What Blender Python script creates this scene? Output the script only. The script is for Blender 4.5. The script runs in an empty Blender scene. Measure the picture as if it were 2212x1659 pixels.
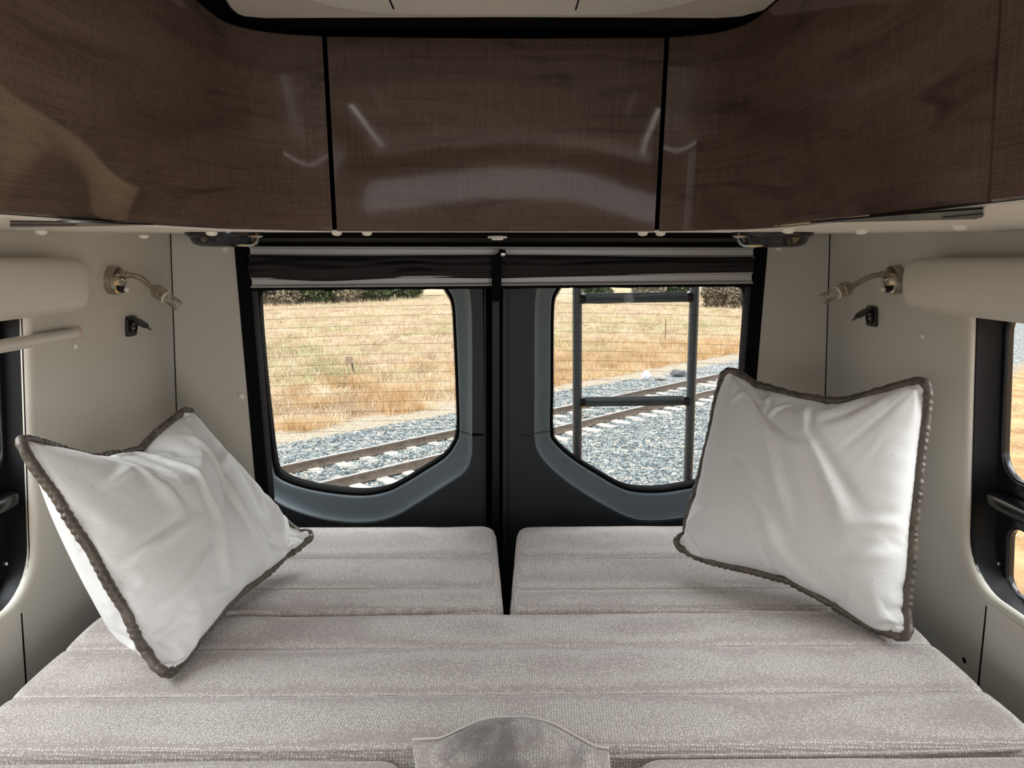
import bpy, bmesh, math, random
import numpy as np
from mathutils import Vector, Matrix, noise

random.seed(7)
rng = np.random.default_rng(7)
PI = math.pi
H = 1.25                                   # lens height above the van floor
F = 1597.0                                 # focal length in pixels of a 2212 px wide frame
PITCH = math.radians(9.6); YAW = math.radians(-0.75)

# ------------------------------------------------------------------ camera, world, light, exposure
sc = bpy.context.scene
col = sc.collection
cam = bpy.data.cameras.new('camera'); cam_o = bpy.data.objects.new('camera', cam); col.objects.link(cam_o)
cam_o.location = (0, 0, H); cam_o.rotation_euler = (PI/2 - PITCH, 0, YAW)
cam.sensor_fit = 'HORIZONTAL'; cam.sensor_width = 36.0; cam.lens = 36.0*F/2212.0
cam.clip_start = 0.02; cam.clip_end = 900
sc.camera = cam_o
sc.view_settings.view_transform = 'Standard'; sc.view_settings.look = 'None'
sc.view_settings.exposure = 0.10; sc.view_settings.gamma = 1.0
sc.view_settings.use_curve_mapping = False
w = bpy.data.worlds.new('overcast_sky'); sc.world = w; w.use_nodes = True
bg = w.node_tree.nodes['Background']
bg.inputs[0].default_value = (0.97, 0.985, 1.0, 1); bg.inputs[1].default_value = 1.85

def light(name, kind, loc, rot, energy, color=(1, 1, 1), size=None, size_y=None, angle=None):
    l = bpy.data.lights.new(name, kind); l.energy = energy; l.color = color
    if kind == 'AREA':
        l.shape = 'RECTANGLE'; l.size = size; l.size_y = size_y or size
    if angle is not None: l.angle = angle
    o = bpy.data.objects.new(name, l); col.objects.link(o); o.location = loc; o.rotation_euler = rot
    return o
light('veiled_sun', 'SUN', (0, 0, 30), (math.radians(28), math.radians(-22), 0), 1.15, (1, .97, .92), angle=math.radians(25))
def aimed(name, loc, to, energy, color, sx, sy):
    o = light(name, 'AREA', loc, (0, 0, 0), energy, color, sx, sy)
    o.rotation_euler = (Vector(to)-Vector(loc)).to_track_quat('-Z', 'Y').to_euler(); return o
# fill lamps added high outside the windows and at openings behind the camera
aimed('rear_fill_lamp', (0, 3.3, H+1.35), (0, 1.6, H-.7), 72, (.96, .985, 1), 1.6, 1.0)
aimed('left_fill_lamp', (-2.3, .75, H+.85), (-.1, .85, H-.55), 68, (.93, .97, 1), 1.7, 1.1)
aimed('right_fill_lamp', (2.3, .75, H+.85), (.1, .85, H-.55), 64, (.95, .975, 1), 1.7, 1.1)
light('sliding_door_fill_lamp', 'AREA', (1.02, -1.5, H-0.40), (PI/2, 0, PI/2), 56, (.97, .98, 1), 1.1, 1.25)
light('left_window_fill_lamp', 'AREA', (-1.02, -1.4, H-0.30), (PI/2, 0, -PI/2), 10, (.97, .98, 1), 1.3, .55)

# ------------------------------------------------------------------ helpers
_a = PI/2 - PITCH
_R = (Matrix.Rotation(YAW, 3, 'Z') @ Matrix.Rotation(_a, 3, 'X'))
def ray(x, y):
    return _R @ Vector(((x-1106)/F, (829.5-y)/F, -1.0))
def hit(px, n, c):
    """the point of the real plane n.p = c (measured from the lens) seen at pixel px of the survey photo"""
    d = ray(*px); n = Vector(n)
    return d*(c/n.dot(d)) + Vector((0, 0, H))
DOORN = (0, 1, .08)
WL = ((1, 0, -.077), -.847); WR = ((1, 0, .077), .847)
def onwall(side, px, out=0.0):
    n, c = WL if side < 0 else WR
    return hit(px, n, c + side*out)

def link(o): col.objects.link(o); return o
def origin(p):
    v = Vector((0, 0, 0))
    while p is not None: v += Vector(p.location); p = p.parent
    return v
def mesh(name, verts, faces, mat=None, parent=None, smooth=True, loc=None, mod=None, auto=None):
    """one mesh object; verts are world coordinates, kept relative to the parent (or loc)"""
    base = origin(parent) if parent is not None else Vector(loc or (0, 0, 0))
    me = bpy.data.meshes.new(name)
    if isinstance(verts, np.ndarray):
        V = verts - np.array(base)
        me.vertices.add(len(V)); me.vertices.foreach_set('co', V.astype(np.float32).ravel())
        k = faces.shape[1]
        me.loops.add(faces.size); me.loops.foreach_set('vertex_index', faces.astype(np.int32).ravel())
        me.polygons.add(len(faces)); me.polygons.foreach_set('loop_start', np.arange(0, faces.size, k, dtype=np.int32))
        me.update(calc_edges=True); me.validate()
    else:
        me.from_pydata([tuple(Vector(v)-base) for v in verts], [], faces)
        me.update()
        bm = bmesh.new(); bm.from_mesh(me); bmesh.ops.recalc_face_normals(bm, faces=bm.faces); bm.to_mesh(me); bm.free()
    if smooth: me.polygons.foreach_set('use_smooth', [True]*len(me.polygons))
    if auto is not None and smooth:
        try: me.set_sharp_from_angle(angle=math.radians(auto))
        except Exception: pass
    if mat: me.materials.append(mat)
    o = bpy.data.objects.new(name, me); link(o)
    if parent is not None: o.parent = parent
    else: o.location = base
    return o
def tag(o, label=None, cat=None, group=None, kind=None):
    if label: o['label'] = label
    if cat: o['category'] = cat
    if group: o['group'] = group
    if kind: o['kind'] = kind
    return o
def thing(name, loc, label, cat, group=None):
    o = bpy.data.objects.new(name, None); link(o); o.location = loc; o.empty_display_size = .05
    return tag(o, label, cat, group)
def struct(o): o['kind'] = 'structure'; return o
def sempty(name, loc=(0, 0, 0)):
    o = bpy.data.objects.new(name, None); link(o); o.location = loc; o['kind'] = 'structure'; return o

class MB:
    """collects pieces into one mesh"""
    def __init__(s): s.v = []; s.f = []
    def add(s, v, f):
        k = len(s.v); s.v += [Vector(p) for p in v]; s.f += [tuple(i+k for i in q) for q in f]; return s
    def box(s, c, d, M=None, bevel=0.0, seg=2):
        bm = bmesh.new(); bmesh.ops.create_cube(bm, size=1)
        for v in bm.verts: v.co = Vector((v.co.x*d[0], v.co.y*d[1], v.co.z*d[2]))
        if bevel: bmesh.ops.bevel(bm, geom=bm.edges[:], offset=bevel, segments=seg, affect='EDGES', profile=.5)
        M = M or Matrix.Identity(3); c = Vector(c)
        bm.verts.index_update()
        s.add([M @ v.co + c for v in bm.verts], [[v.index for v in f.verts] for f in bm.faces]); bm.free(); return s
    def tube(s, pts, r, n=12, caps=True, closed=False):
        pts = [Vector(p) for p in pts]; m = len(pts); rr = r if isinstance(r, (list, tuple)) else [r]*m
        V = []; prev = None
        for i, p in enumerate(pts):
            if closed: t = pts[(i+1) % m]-pts[i-1]
            else: t = pts[min(i+1, m-1)]-pts[max(i-1, 0)]
            t.normalize()
            if prev is None:
                a = Vector((0, 0, 1)) if abs(t.z) < .9 else Vector((1, 0, 0))
                nrm = t.cross(a).normalized()
            else: nrm = (prev - t*prev.dot(t)).normalized()
            prev = nrm; b = t.cross(nrm)
            V += [p + (nrm*math.cos(2*PI*k/n) + b*math.sin(2*PI*k/n))*rr[i] for k in range(n)]
        Fc = []
        for i in range(m if closed else m-1):
            j = (i+1) % m
            for k in range(n): Fc.append((i*n+k, i*n+(k+1) % n, j*n+(k+1) % n, j*n+k))
        if caps and not closed: Fc += [tuple(range(n))[::-1], tuple((m-1)*n+k for k in range(n))]
        return s.add(V, Fc)
    def lathe(s, prof, o, ax, n=32):
        """prof: (radius, distance along ax)"""
        ax = Vector(ax).normalized(); o = Vector(o)
        a = Vector((0, 0, 1)) if abs(ax.z) < .9 else Vector((1, 0, 0))
        u = ax.cross(a).normalized(); v = ax.cross(u)
        V = [o + ax*h + (u*math.cos(2*PI*k/n)+v*math.sin(2*PI*k/n))*max(r, 1e-5) for r, h in prof for k in range(n)]
        Fc = [(i*n+k, i*n+(k+1) % n, (i+1)*n+(k+1) % n, (i+1)*n+k) for i in range(len(prof)-1) for k in range(n)]
        if prof[0][0] > 1e-4: Fc.append(tuple(range(n)))
        if prof[-1][0] > 1e-4: Fc.append(tuple((len(prof)-1)*n+k for k in range(n)))
        return s.add(V, Fc)
    def build(s, name, mat, parent=None, smooth=True, auto=35, loc=None):
        return mesh(name, s.v, s.f, mat, parent, smooth, loc, auto=auto)

def rrect(x0, y0, x1, y1, r, n=8):
    r4 = r if isinstance(r, (list, tuple)) else [r]*4
    P = []
    for (cx, cy, a0, q) in ((x1-r4[0], y1-r4[0], 0, r4[0]), (x0+r4[1], y1-r4[1], 90, r4[1]), (x0+r4[2], y0+r4[2], 180, r4[2]), (x1-r4[3], y0+r4[3], 270, r4[3])):
        for k in range(n+1):
            a = math.radians(a0+90*k/n); P.append((cx+q*math.cos(a), cy+q*math.sin(a)))
    return P
def plate(name, outer, holes, O, U, V, thick, mat, parent=None, bevel=0.0, loc=None, auto=40):
    """flat panel with holes: outline points (u, v) in the frame O, U, V; thickness goes along U x V"""
    cu = bpy.data.curves.new('t', 'CURVE'); cu.dimensions = '2D'; cu.fill_mode = 'BOTH'
    for poly in [outer]+list(holes):
        sp = cu.splines.new('POLY'); sp.points.add(len(poly)-1); sp.use_cyclic_u = True
        for i, p in enumerate(poly): sp.points[i].co = (p[0], p[1], 0, 1)
    cu.extrude = max(thick/2-bevel, 1e-5); cu.bevel_depth = bevel; cu.bevel_resolution = 3; cu.offset = -bevel
    ob = bpy.data.objects.new('t', cu); link(ob)
    dg = bpy.context.evaluated_depsgraph_get(); me = bpy.data.meshes.new_from_object(ob.evaluated_get(dg))
    U = Vector(U).normalized(); V = Vector(V).normalized(); N = U.cross(V); O = Vector(O)
    vs = [O+U*v.co.x+V*v.co.y+N*(v.co.z+thick/2) for v in me.vertices]; fs = [tuple(p.vertices) for p in me.polygons]
    bpy.data.objects.remove(ob); bpy.data.curves.remove(cu); bpy.data.meshes.remove(me)
    return mesh(name, vs, fs, mat, parent, True, loc, auto=auto)
def spline(pts, n, closed=False):
    pts = [Vector(p) for p in pts]; m = len(pts); out = []
    g = (lambda i: pts[i % m]) if closed else (lambda i: pts[max(0, min(m-1, i))])
    for i in range(m if closed else m-1):
        p0, p1, p2, p3 = g(i-1), g(i), g(i+1), g(i+2)
        for k in range(n):
            t = k/n
            out.append(.5*((2*p1)+(p2-p0)*t+(2*p0-5*p1+4*p2-p3)*t*t+(3*p1-p0-3*p2+p3)*t*t*t))
    if not closed: out.append(pts[-1])
    return out
def copies(o, places, labels=None):
    """copies of a one-mesh thing (no bpy.ops)"""
    res = [o]
    for i, (loc, rot) in enumerate(places):
        c = o if i == 0 else o.copy()
        if i: col.objects.link(c); res.append(c)
        c.location = loc; c.rotation_mode = 'XYZ'; c.rotation_euler = rot
        if labels: c['label'] = labels[i]
    return res

# ------------------------------------------------------------------ materials
def srgb(r, g, b):
    f = lambda c: (c/255/12.92) if c/255 <= .04045 else ((c/255+.055)/1.055)**2.4
    return (f(r), f(g), f(b), 1)
class Mat:
    def __init__(s, name, color=(.5, .5, .5, 1), rough=.5, metal=0.0, **kw):
        s.m = bpy.data.materials.new(name); s.m.use_nodes = True; s.t = s.m.node_tree; s.N = s.t.nodes; s.L = s.t.links
        s.b = s.N['Principled BSDF']; s.out = s.N['Material Output']
        s.set('Base Color', color); s.set('Roughness', rough); s.set('Metallic', metal)
        for k, v in kw.items(): s.set(k.replace('_', ' '), v)
    def set(s, k, v):
        if hasattr(v, 'is_linked') or isinstance(v, bpy.types.NodeSocket): s.L.new(v, s.b.inputs[k])
        else: s.b.inputs[k].default_value = v
    def node(s, typ, ins=None, **props):
        n = s.N.new(typ)
        for k, v in props.items(): setattr(n, k, v)
        for k, v in (ins or {}).items():
            if isinstance(v, bpy.types.NodeSocket): s.L.new(v, n.inputs[k])
            else: n.inputs[k].default_value = v
        return n
    def coord(s, scale=(1, 1, 1), rot=(0, 0, 0), which='Object'):
        tc = s.node('ShaderNodeTexCoord'); mp = s.node('ShaderNodeMapping', {'Vector': tc.outputs[which], 'Scale': scale, 'Rotation': rot})
        return mp.outputs[0]
    def noise(s, vec, scale=5, detail=4, rough=.55, dist=0):
        return s.node('ShaderNodeTexNoise', {'Vector': vec, 'Scale': scale, 'Detail': detail, 'Roughness': rough, 'Distortion': dist}).outputs[0]
    def ramp(s, fac, stops, interp='LINEAR'):
        n = s.node('ShaderNodeValToRGB', {'Fac': fac}); cr = n.color_ramp; cr.interpolation = interp
        while len(cr.elements) < len(stops): cr.elements.new(.5)
        for e, (p, c) in zip(cr.elements, stops): e.position = p; e.color = c if len(c) == 4 else (*c, 1)
        return n.outputs[0]
    def mix(s, fac, a, b, mode='MIX'):
        n = s.node('ShaderNodeMix', data_type='RGBA', blend_type=mode)
        for i, v in ((0, fac), (6, a), (7, b)):
            if isinstance(v, bpy.types.NodeSocket): s.L.new(v, n.inputs[i])
            else: n.inputs[i].default_value = v
        return n.outputs[2]
    def math(s, op, a, b=0.0):
        n = s.node('ShaderNodeMath', operation=op)
        for i, v in ((0, a), (1, b)):
            if isinstance(v, bpy.types.NodeSocket): s.L.new(v, n.inputs[i])
            else: n.inputs[i].default_value = v
        return n.outputs[0]
    def bump(s, h, strength=.3, dist=.002):
        s.set('Normal', s.node('ShaderNodeBump', {'Height': h, 'Strength': strength, 'Distance': dist}).outputs[0])
g = lambda v: (v, v, v, 1)

def plastic(name, c, rough=.45, grain=.15, spec=.5):
    m = Mat(name, c, rough); v = m.coord()
    n1 = m.noise(v, 6, 3)
    m.set('Base Color', m.mix(m.math('MULTIPLY', n1, .12), c, (c[0]*.8, c[1]*.78, c[2]*.75, 1)))
    m.set('Specular IOR Level', spec)
    m.bump(m.noise(v, 700, 2), grain, .0004)
    return m.m
beige = plastic('beige_wall_panel', srgb(192, 187, 176), .5)
beige_trim = plastic('beige_moulded_plastic', srgb(200, 195, 185), .42)
white_trim = plastic('white_plastic', srgb(226, 221, 211), .4, .05)
headliner = plastic('ceiling_headliner', srgb(205, 197, 184), .7)
black_plastic = plastic('black_plastic', srgb(22, 23, 25), .32, .1, .45)
black_gloss = plastic('glossy_black_frame', srgb(20, 21, 25), .16, .03)
black_matte = plastic('black_rubber', srgb(12, 12, 13), .8, .1, .08)
door_dark_shaded = plastic('door_plastic_shaded', srgb(40, 45, 50), .5, .4, .4)  # same plastic as the bezel, its shade put into a darker colour
door_grey_lit = plastic('door_plastic_lit', srgb(110, 122, 130), .42, .5, .4)  # same plastic as the panels, light on the slope put into a paler colour
ladder_m = plastic('ladder_coated_metal', srgb(96, 104, 109), .4, .5)

def wood():
    m = Mat('gloss_walnut_laminate', rough=.16); v = m.coord((1, 1, 1))
    big = m.noise(m.coord((1.6, 1.6, 7)), 1.3, 4, .55, 1.2)
    wavy = m.noise(m.coord((2.2, 2.2, 16)), 1.6, 5, .6, .9)
    hue = m.noise(m.coord((1.3, 1.3, 3)), 1.1, 2, .5, 1.5)
    c = m.ramp(big, [(.25, srgb(74, 61, 53)), (.5, srgb(97, 82, 72)), (.75, srgb(112, 97, 86))])
    c = m.mix(m.ramp(wavy, [(.30, g(.75)), (.42, g(0)), (1, g(0))]), c, srgb(46, 35, 30))
    c = m.mix(m.math('MULTIPLY', hue, .45), c, srgb(98, 78, 72))
    lin = m.noise(m.coord((500, 500, 3)), 1, 1); lin2 = m.noise(m.coord((4, 4, 600)), 1, 1)
    th = m.math('MULTIPLY', m.math('ADD', lin, lin2), .5)
    c = m.mix(m.ramp(th, [(.40, g(.35)), (.55, g(0))]), c, srgb(50, 39, 33))
    m.set('Base Color', c)
    m.set('Roughness', .055); m.set('Specular IOR Level', .32)
    m.bump(m.noise(m.coord((1, 1, 1)), 7, 2), .07, .003)
    return m.m
wood_m = wood()

def weave():
    m = Mat('woven_mattress_fabric', rough=.92); v = m.coord((1, 1.15, 1), (0, 0, .05))
    vo = m.node('ShaderNodeTexVoronoi', {'Vector': v, 'Scale': 225.0, 'Randomness': .40}, feature='F1')
    d = vo.outputs['Distance']
    big = m.noise(m.coord(), 5, 3); mid = m.noise(m.coord((1, 2, 1)), 90, 2)
    thr = m.math('ADD', d, m.math('MULTIPLY', m.math('SUBTRACT', mid, .5), .24))
    c = m.ramp(thr, [(.12, srgb(238, 235, 229)), (.26, srgb(211, 205, 199)), (.40, srgb(184, 176, 171)), (.64, srgb(164, 154, 150))])
    c = m.mix(m.math('MULTIPLY', big, .12), c, srgb(178, 164, 158))
    m.set('Base Color', c); m.set('Sheen Weight', .15)
    m.bump(m.math('SUBTRACT', 1.0, d), .6, .002)
    return m
weave_o = weave(); weave_m = weave_o.m
def flap_mat():
    o = weave(); m = o
    base = m.b.inputs['Base Color'].links[0].from_socket
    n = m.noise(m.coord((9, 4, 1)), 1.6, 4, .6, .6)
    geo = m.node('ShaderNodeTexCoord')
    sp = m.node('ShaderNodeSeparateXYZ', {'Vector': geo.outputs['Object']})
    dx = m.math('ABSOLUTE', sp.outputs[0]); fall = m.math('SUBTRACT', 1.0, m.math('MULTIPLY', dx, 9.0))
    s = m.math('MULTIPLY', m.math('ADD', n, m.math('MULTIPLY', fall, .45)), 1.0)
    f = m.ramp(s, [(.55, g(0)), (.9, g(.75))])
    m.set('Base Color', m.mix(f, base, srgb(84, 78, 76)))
    return m.m
flap_m = flap_mat(); flap_m.name = 'stained_woven_fabric'

def linen():
    m = Mat('off_white_slub_fabric', rough=.8)
    sl = m.noise(m.coord((40, 260, 260)), 1, 2); sl2 = m.noise(m.coord((700, 700, 700)), 1, 1)
    c = m.ramp(sl, [(.28, srgb(208, 206, 203)), (.36, srgb(225, 224, 222)), (1, srgb(228, 227, 225))])
    m.set('Base Color', c); m.set('Sheen Weight', .2)
    m.bump(sl2, .15, .001)
    return m.m
linen_m = linen()
def leather():
    m = Mat('brown_vinyl_piping', srgb(88, 80, 71), .38); v = m.coord()
    m.set('Base Color', m.ramp(m.noise(v, 30, 3), [(.3, srgb(70, 62, 54)), (.7, srgb(100, 91, 81))]))
    m.bump(m.noise(v, 120, 3), .5, .004); return m.m
leather_m = leather()
def metalm(name, c, rough): 
    m = Mat(name, c, rough, 1.0); m.bump(m.noise(m.coord(), 300, 2), .08, .0005); return m.m
nickel = metalm('brushed_nickel', srgb(176, 168, 156), .28)
alu = Mat('satin_aluminium', srgb(184, 185, 187), .42, .3).m
chrome = metalm('chrome_snap', srgb(225, 222, 215), .12)
def fabric_black():
    m = Mat('black_blind_fabric', srgb(24, 21, 23), .75); m.bump(m.noise(m.coord((4, 4, 60)), 3, 4), .5, .004); return m.m
blind_m = fabric_black()

def glassm(name, tint, rough=.02, lo=.03, hi=.6):
    m = bpy.data.materials.new(name); m.use_nodes = True; t = m.node_tree; t.nodes.clear()
    out = t.nodes.new('ShaderNodeOutputMaterial'); tr = t.nodes.new('ShaderNodeBsdfTransparent'); gl = t.nodes.new('ShaderNodeBsdfGlossy')
    fr = t.nodes.new('ShaderNodeLayerWeight'); fr.inputs[0].default_value = .25
    mr = t.nodes.new('ShaderNodeMapRange'); mr.inputs[3].default_value = lo; mr.inputs[4].default_value = hi
    mx = t.nodes.new('ShaderNodeMixShader'); tr.inputs[0].default_value = tint; gl.inputs[1].default_value = rough
    nz = t.nodes.new('ShaderNodeTexNoise'); nz.inputs['Scale'].default_value = 2.0
    bp = t.nodes.new('ShaderNodeBump'); bp.inputs['Strength'].default_value = .02
    t.links.new(nz.outputs[0], bp.inputs['Height']); t.links.new(bp.outputs[0], gl.inputs['Normal'])
    t.links.new(fr.outputs['Fresnel'], mr.inputs[0]); t.links.new(mr.outputs[0], mx.inputs[0])
    t.links.new(tr.outputs[0], mx.inputs[1]); t.links.new(gl.outputs[0], mx.inputs[2]); t.links.new(mx.outputs[0], out.inputs[0])
    return m
glass_m = glassm('window_glass', (.95, .97, .97, 1), lo=.0, hi=.25)
lamp_glass = glassm('clear_lamp_glass', (.92, .92, .90, 1), .04, .06, .7)

# ------------------------------------------------------------------ van shell (the setting)
Yb = 1.93
def wallpt(side, y, zr, out=0.0):
    return Vector((side*(.847+out-.077*zr), y, H+zr))
def wall_frame(side, out=0.0):
    O = wallpt(side, 0, 0, out); U = Vector((0, 1, 0)); V = (wallpt(side, 0, 1)-wallpt(side, 0, 0)).normalized()
    return O, U, V
k_l = (wallpt(1, 0, 1)-wallpt(1, 0, 0)).length
win_side = {}
for side, nm in ((-1, 'left'), (1, 'right')):
    O, U, V = wall_frame(side)
    yb = onwall(side, (52, 923) if side < 0 else (2104, 1000)).y
    yb += .024
    zb = onwall(side, (30, 1316) if side < 0 else (2150, 1301)).z - H
    win_side[side] = (yb, zb)
    rear_hole = rrect(.28, zb*k_l, yb, -.04, [.05, .05, .09, .09])
    holes = [rear_hole, rrect(-2.2, -.62, -.75, .02, .08)] if side < 0 else [rear_hole, rrect(-2.1, -1.05, -.95, .30, .08)]
    out = [(-4.3, -1.27), (2.12, -1.27), (2.12, .75), (-4.3, .75)]
    th = .022
    if side > 0: struct(plate('wall_right', [(x, y) for x, y in out], holes, O, U, V, th, beige, bevel=.010))
    else:
        # U x V points outward on the right; on the left mirror U so that thickness also goes outward
        struct(plate('wall_left', [(-x, y) for x, y in out], [[(-x, y) for x, y in h] for h in holes], O, -U, V, th, beige, bevel=.010))
print('side windows', win_side)

def side_panel(name, side, pts, thick, mat, bevel=.001, out=-.003):
    O, U, V = wall_frame(side, out)
    P = [(y, z*k_l) for y, z in pts]
    if side < 0: P = [(-a, b) for a, b in P]; U = -U
    return struct(plate(name, P, [], O, U, V, thick, mat, bevel=bevel))
for side, nm in ((-1, 'left'), (1, 'right')):
    yb, zb = win_side[side]
    s1 = onwall(side, (42, 1325) if side < 0 else (2135, 1310)); s2 = onwall(side, (52, 1467) if side < 0 else (2118, 1470))
    side_panel('trim_%d' % (1 if side < 0 else 2), side, [(.28, zb-.012), (s1.y, zb-.010), (s2.y, s2.z-H-.05), (s2.y, -.86), (-.6, -.86), (-.6, zb-.012)], .006, beige_trim, .0025, -.0035)
    struct(MB().tube([wallpt(side, s1.y, s1.z-H, -.0035), wallpt(side, s2.y, s2.z-H, -.0035), wallpt(side, s2.y, s2.z-H-.1, -.0035)], .0014, 6).build('trim_%d' % (16 if side < 0 else 17), black_matte))
    # raised upper lining behind the lamps, its lower edge slopes gently
    a = onwall(side, (205, 665) if side < 0 else (1945, 652)); b = onwall(side, (352, 648) if side < 0 else (1800, 636))
    side_panel('trim_%d' % (3 if side < 0 else 4), side, [(.3, a.z-H), (a.y, a.z-H), (b.y-.01, b.z-H), (b.y-.01, .085), (.3, .085)], .004, beige, .0015, -.0025)

struct(mesh('floor', [(-1.0, -4.3, 0), (1.0, -4.3, 0), (1.0, 2.1, 0), (-1.0, 2.1, 0)], [(0, 1, 2, 3)], plastic('grey_vinyl_floor', srgb(120, 112, 104), .5)))

# rear corner pillars facing the camera, and the black door surround
KD = math.sqrt(1+.08*.08)
def rear_plate(name, pts, c, thick, mat, parent=None, bevel=.002, holes=(), auto=40):
    """pts are pixels of the survey photo on the leaning rear plane y + .08 z = c; thickness goes away from the lens"""
    O = Vector((0, c, H)); U = Vector((1, 0, 0)); V = Vector((0, -.08, 1)).normalized()
    def uv(p):
        q = hit(p, DOORN, c) if len(p) == 2 else Vector(p[:3]); q = q-O; return (-q.dot(U), q.dot(V))
    return plate(name, [uv(p) for p in pts], [[uv(p) for p in h] for h in holes], O, -U, V, thick, mat, parent, bevel, auto=auto)
def world_pt(x, zr, c): return (x, c-.08*zr, H+zr)
for side, nm in ((-1, 'left'), (1, 'right')):
    c = 1.93
    xi = .684
    pts = [world_pt(side*xi, .09, c), world_pt(side*.90, .09, c), world_pt(side*1.0, -1.2, c), world_pt(side*xi, -1.2, c)]
    struct(rear_plate('wall_rear_'+nm, pts, c, .03, beige))
    pts = [world_pt(side*(xi-.001), .09, c), world_pt(side*(xi-.036), .09, c), world_pt(side*(xi-.036), -1.2, c), world_pt(side*(xi-.001), -1.2, c)]
    struct(rear_plate('trim_%d' % (5 if side < 0 else 6), pts, c-.004, .05, black_matte, bevel=.003))
    # dark joint in the corner
    q = [wallpt(side, 1.922, .07, -.001), wallpt(side, 1.98, -1.0, -.001)]
    struct(MB().tube([wallpt(side, c-.08*z-.001, z, -.0005) for z in (.07, -.3, -.7, -1.1)], .0016, 6).build('trim_%d' % (7 if side < 0 else 8), black_matte))

# ceiling: black soffit above the cabinets, beige panel hanging in its opening, roof vent
zt = .378
roof = [(-1.0, -4.3), (1.0, -4.3), (1.0, 2.1), (-1.0, 2.1)]
vh = rrect(-.27, .36, .27, .90, .07)
struct(plate('ceiling', roof, [vh], (0, 0, H+zt+.012), (1, 0, 0), (0, 1, 0), .02, black_matte))
cl = [hit(p, (0, 0, 1), zt-.002) for p in ((1628, 27), (1604, 34), (1546, 38), (1300, 36.5), (1080, 36), (800, 37), (576, 38), (528, 34), (510, 28))]
cl = [(p.x, p.y) for p in cl]
cl = [(.405, 1.16), (.403, 1.205)] + cl + [(-.412, 1.205), (-.405, 1.16), (-.40, .8), (-.40, -1.2), (.40, -1.2), (.405, .8)]
struct(plate('ceiling_panel', cl, [vh], (0, 0, H+zt-.004), (1, 0, 0), (0, 1, 0), .014, headliner, bevel=.005))
bpy.data.objects['ceiling_panel'].name = 'trim_9'
ro = thing('roof_vent', (0, .63, H+zt), 'cream plastic roof vent surround on the ceiling at the top edge', 'roof vent')
plate('surround', rrect(-.31, .14, .31, 1.205, .16, 12), [vh], (0, 0, H+zt-.012), (1, 0, 0), (0, 1, 0), .01, white_trim, ro, bevel=.004)
plate('lid', rrect(-.262, .368, .262, .892, .06), [], (0, 0, H+zt-.010), (1, 0, 0), (0, 1, 0), .006, white_trim, ro, bevel=.002)
for x in (-.16, .11): MB().box((x, 1.13, H+zt-.0125), (.002, .09, .002)).build('joint', black_matte, ro)

for side in (-1, 1):
    t = thing('ceiling_light', (side*.34, .0, H+zt-.01), 'slim white light strip along the %s edge of the ceiling' % ('left' if side < 0 else 'right'), 'light', 'slim ceiling light strips')
    MB().box((side*.34, .0, H+zt-.008), (.018, 1.3, .010), bevel=.003).build('housing', white_trim, t)
    em = Mat('lit_diffuser_%s' % ('left' if side < 0 else 'right'), (1, .97, .92, 1), .4); em.set('Emission Color', (1, .96, .9, 1)); em.set('Emission Strength', 5.0)
    MB().box((side*.34, .0, H+zt-.0145), (.010, 1.26, .003)).build('slim_strip', em.m, t)
# front of the van, far behind the lens, seen only as a reflection in the cabinet doors
struct(plate('wall_front', [(-1.0, -.0), (1.0, 0), (1.0, 2.0), (-1.0, 2.0)], [rrect(-.65, H+.10, .65, H+.36, .08)], (0, -4.25, 0), (-1, 0, 0), (0, 0, 1), .04, headliner, bevel=.01))

# ------------------------------------------------------------------ overhead cabinets round the rear
Zr = .049
botL = [(-.58, -.6), (-.575, .2), (-.565, .60), (-.545, .825), (-.521, .97), (-.500, 1.07), (-.462, 1.185), (-.425, 1.262), (-.372, 1.326), (-.300, 1.357)]
botC = [(-.300, 1.357), (-.15, 1.365), (-.004, 1.369), (.14, 1.365), (.278, 1.354)]
botR = [(.278, 1.354), (.345, 1.320), (.395, 1.240), (.424, 1.150), (.432, 1.02), (.430, .90), (.428, .78), (.426, .66), (.424, .2), (.42, -.6)]
topL = [(-.47, -.6), (-.465, .2), (-.458, .60), (-.452, .83), (-.447, .98), (-.446, 1.09), (-.448, 1.20), (-.440, 1.278), (-.392, 1.326), (-.303, 1.349)]
topC = [(-.303, 1.349), (-.15, 1.354), (-.003, 1.356), (.14, 1.353), (.284, 1.348)]
topR = [(.284, 1.348), (.358, 1.320), (.396, 1.268), (.405, 1.18), (.408, 1.04), (.410, .90), (.410, .78), (.411, .66), (.412, .2), (.412, -.6)]
def path2(b, t, n=10):
    B = spline([(x, y, 0) for x, y in b], n); T = spline([(x, y, 0) for x, y in t], n); return B, T
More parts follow.
